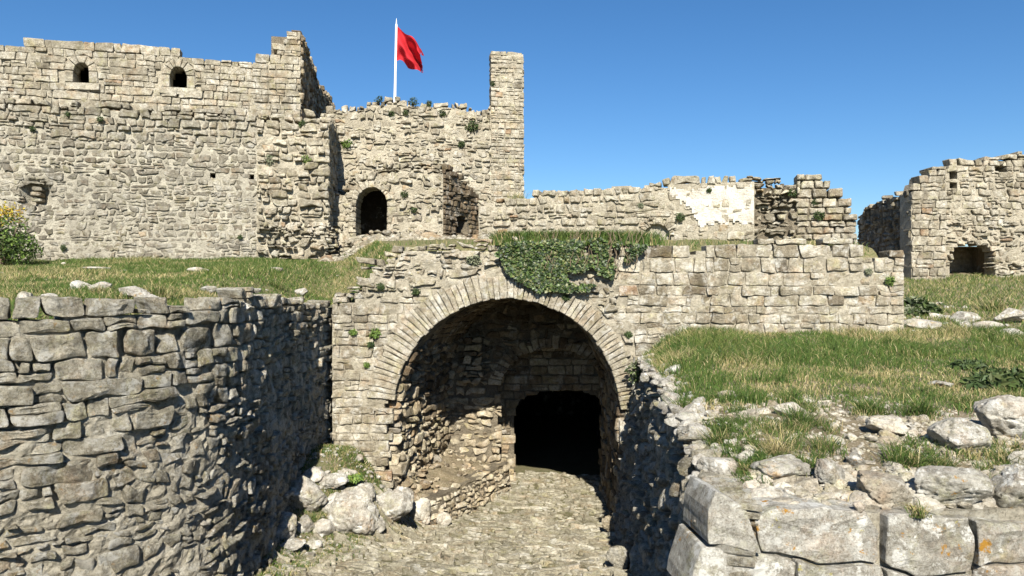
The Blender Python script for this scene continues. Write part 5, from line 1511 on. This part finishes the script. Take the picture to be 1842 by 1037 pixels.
# flowering shrub at the far left
sh = empty('flowering_shrub', 'green shrub with a yellow flowering top against the keep wall at far left', 'shrub')
sh.location = (-12.35, 17.9, 5.2)
g = np.random.default_rng(5)
def blob(n, cx, cz, rx, rz, s):
    C = g.normal(size=(n, 3)); C /= np.linalg.norm(C, axis=1, keepdims=True)
    C *= (g.uniform(.1, 1, n) ** .4 * (1 + .3 * vn(C * 2.5 + s, s)))[:, None]
    return C * np.array([rx, rx * .8, rz]) + np.array([cx, 0, cz])
C = np.concatenate([blob(2600, -.2, .75, .85, .75, 1), blob(1200, .5, .45, .5, .4, 2), blob(1600, -1.1, .8, .9, .8, 3)])
V, F, S, col = leaves_mesh('foliage', C, C - np.array([0, 0, .5]) + g.normal(size=C.shape) * .5, .085, DK + BR, 6)
link('foliage', mesh_from('foliage', V, (F, S), M_shrub, None, False, col), sh)
C = np.concatenate([blob(900, -.25, 1.3, .8, .35, 4), blob(700, -.9, 1.3, .7, .4, 6)])
V, F, S, col = leaves_mesh('flowers', C, g.normal(size=C.shape) + np.array([0, -.5, .6]), .07, [(.55, .42, .03), (.42, .34, .04), (.3, .28, .05), (.35, .2, .06)], 7)
link('flowers', mesh_from('flowers', V, (F, S), M_shrub, None, False, col), sh)
mb = MB(); SV = []
for i in range(14):
    e = np.array([g.uniform(-1.2, .7), g.uniform(-.3, .3), g.uniform(.5, 1.3)])
    SV.append(e)
mb.add(np.array([(-.05, 0, -.1), (.05, 0, -.1), (0, .08, -.1)] + SV), [f for i in range(14) for f in ((0, 1, 3 + i), (1, 2, 3 + i), (2, 0, 3 + i))])
link('stem', mb.build('stem', M_stem), sh)

# ivy over the arch
ivy = empty('ivy', 'dense dark green ivy hanging over the crown of the arch', 'ivy')
ivy.location = (.6, 13.95, 5.5)
poly = [(888, 455), (905, 442), (960, 436), (1040, 432), (1110, 434), (1165, 440), (1150, 456), (1128, 470), (1105, 490), (1085, 508), (1062, 522), (1030, 526), (1000, 528), (955, 524), (935, 508), (912, 492), (900, 472)]
PX = g.uniform(880, 1170, 16000); PY = g.uniform(428, 532, 16000)
def inpoly(x, y, poly):
    r_ = np.zeros(len(x), bool); n = len(poly)
    for i in range(n):
        x1, y1 = poly[i]; x2, y2 = poly[(i + 1) % n]
        c = ((y1 > y) != (y2 > y)) & (x < (x2 - x1) * (y - y1) / (y2 - y1 + 1e-9) + x1)
        r_ ^= c
    return r_
jx = PX + 9 * n2(PX * .05, PY * .05, 81, 3); jy = PY + 8 * n2(PX * .06, PY * .06, 82, 3)
k = inpoly(jx, jy, poly) & ((n2(PX * .035, PY * .05, 83, 3) > -.22) | ((PY < 490) & (PX < 1050)))
PX, PY = PX[k], PY[k]
Yv = 13.95 - g.uniform(0, .06, len(PX)) - .06 * (.5 + .5 * n2(PX * .04, PY * .05, 84, 3)) - .06 * ss(470, 440, PY)
C = np.stack([(PX - 921) / FOC * 14, Yv, EYE + (518 - PY) / FOC * 14], -1) - np.array(ivy.location)
V, F, S, col = leaves_mesh('leaves', C, np.array([0, -1, .45]) + g.normal(size=C.shape) * .5, .052, [(.028, .05, .016), (.04, .066, .018), (.02, .034, .014), (.085, .13, .035), (.12, .13, .05)], 8, True)
link('leaves', mesh_from('leaves', V, (F, S), M_leaf, None, False, col), ivy, 'stuff')
mb = MB()
for i in range(26):
    x0 = g.uniform(-.1, 2.0); z0 = 0.25
    pts = [np.array([x0, -.06, z0])]
    for _ in range(6): pts.append(pts[-1] + np.array([g.uniform(-.08, .08), g.uniform(-.02, .0), -g.uniform(.06, .16)]))
    for a, b in zip(pts[:-1], pts[1:]):
        w_ = .006
        mb.add(np.array([a + (w_, 0, 0), a - (w_, 0, 0), b - (w_, 0, 0), b + (w_, 0, 0), a + (0, -w_, 0), b + (0, -w_, 0)]), [(0, 4, 5, 3), (4, 1, 2, 5), (0, 3, 2, 1)])
link('stem', mb.build('stem', M_stem), ivy, 'stuff')


# ------------------------------------------------------------------ flag, cable
def tube(pts, r, mat, name, parent=None, n=8, r1=None):
    pts = np.array(pts, float); k = len(pts); V = []
    for i, p_ in enumerate(pts):
        t = pts[min(i + 1, k - 1)] - pts[max(i - 1, 0)]; t /= np.linalg.norm(t)
        a = np.cross(t, (0, 1, .1)); a /= np.linalg.norm(a); b = np.cross(t, a)
        rr = r if r1 is None else r + (r1 - r) * i / (k - 1)
        for j in range(n): V.append(p_ + rr * (math.cos(2 * math.pi * j / n) * a + math.sin(2 * math.pi * j / n) * b))
    F = [(i * n + j, i * n + (j + 1) % n, (i + 1) * n + (j + 1) % n, (i + 1) * n + j) for i in range(k - 1) for j in range(n)]
    F += [tuple(range(n)), tuple(range((k - 1) * n, k * n))]
    return link(name, mesh_from(name, V, F, mat, .5, True), parent)


fp = empty('flagpole', 'slim white flagpole standing on top of the ruined tower', 'flagpole')
YF = 25.75
base = P(710, 196, YF); fp.location = base
tube([P(710, 196, YF) - base, P(711.3, 130, YF) - base, P(713, 44, YF) - base], .046, M_pole, 'pole', fp, 10, .036)
tube([P(713, 44, YF) - base, P(713.2, 33, YF) - base], .022, M_pole, 'finial', fp, 8, .004)
m, t, b = nt('red_cloth'); gg = G(t)
t.links.new(gg.mix(gg.mr(gg.noise(.8, 2), .3, .7), (.60, .035, .045), (.5, .025, .035)), b.inputs['Base Color'])
b.inputs['Roughness'].default_value = .8
tr = t.nodes.new('ShaderNodeBsdfTranslucent'); tr.inputs[0].default_value = (.7, .03, .03, 1)
ms = t.nodes.new('ShaderNodeMixShader'); ms.inputs[0].default_value = .3
out = [n for n in t.nodes if n.type == 'OUTPUT_MATERIAL'][0]
t.links.new(b.outputs[0], ms.inputs[1]); t.links.new(tr.outputs[0], ms.inputs[2]); t.links.new(ms.outputs[0], out.inputs[0])
M_flag = m
nu, nv = 46, 34
V = []
for i in range(nu):
    a = i / (nu - 1)
    for j in range(nv):
        c = j / (nv - 1)
        T = np.array([715 + 45 * a ** .95, 47 + 45 * a ** 1.05 + 5 * math.sin(a * 7) * a])
        Bm = np.array([713.5 + 44.5 * a, 110 - 7 * math.sin(math.pi * min(a * 2.4, 1)) * 1 + 25 * a ** 1.2])
        q = T * (1 - c) + Bm * c
        rag = (a > .9) * 2.2 * float(vn(np.array([c * 9, 3.3, 1.1]), 5))
        fold = .42 * math.sin(9 * (c * .9 - a * .55) + 1.2) * a ** .6 + .12 * math.sin(17 * c + 6 * a) * a
        pt = P(q[0] + rag, q[1] + rag * .6, YF - .02)
        V.append(pt + np.array([0, fold, 0]))
V = np.array(V); idx = np.arange(nu * nv).reshape(nu, nv)
F = [(idx[i, j], idx[i + 1, j], idx[i + 1, j + 1], idx[i, j + 1]) for i in range(nu - 1) for j in range(nv - 1) if not (i > nu - 4 and random.random() < .18)]
fl = link('flag', mesh_from('flag', V, F, M_flag, .5, True), None, None, 'red flag blowing to the right from the pole on the tower', 'flag')
recentre(fl)

cb = tube([P(1141, 642, 13.86), P(1139, 680, 13.84), P(1139, 720, 13.78), P(1138, 770, 13.6), P(1135, 820, 13.4), P(1131, 860, 13.2), P(1129, 900, 13.0), P(1122, 930, 12.7), P(1119, 965, 12.2)], .012, M_cable, 'cable')
cb['label'] = 'pale cable hanging down beside the right foot of the arch'; cb['category'] = 'cable'; recentre(cb)
print('tris', sum(len(o.data.polygons) for o in bpy.data.objects if o.type == 'MESH'))
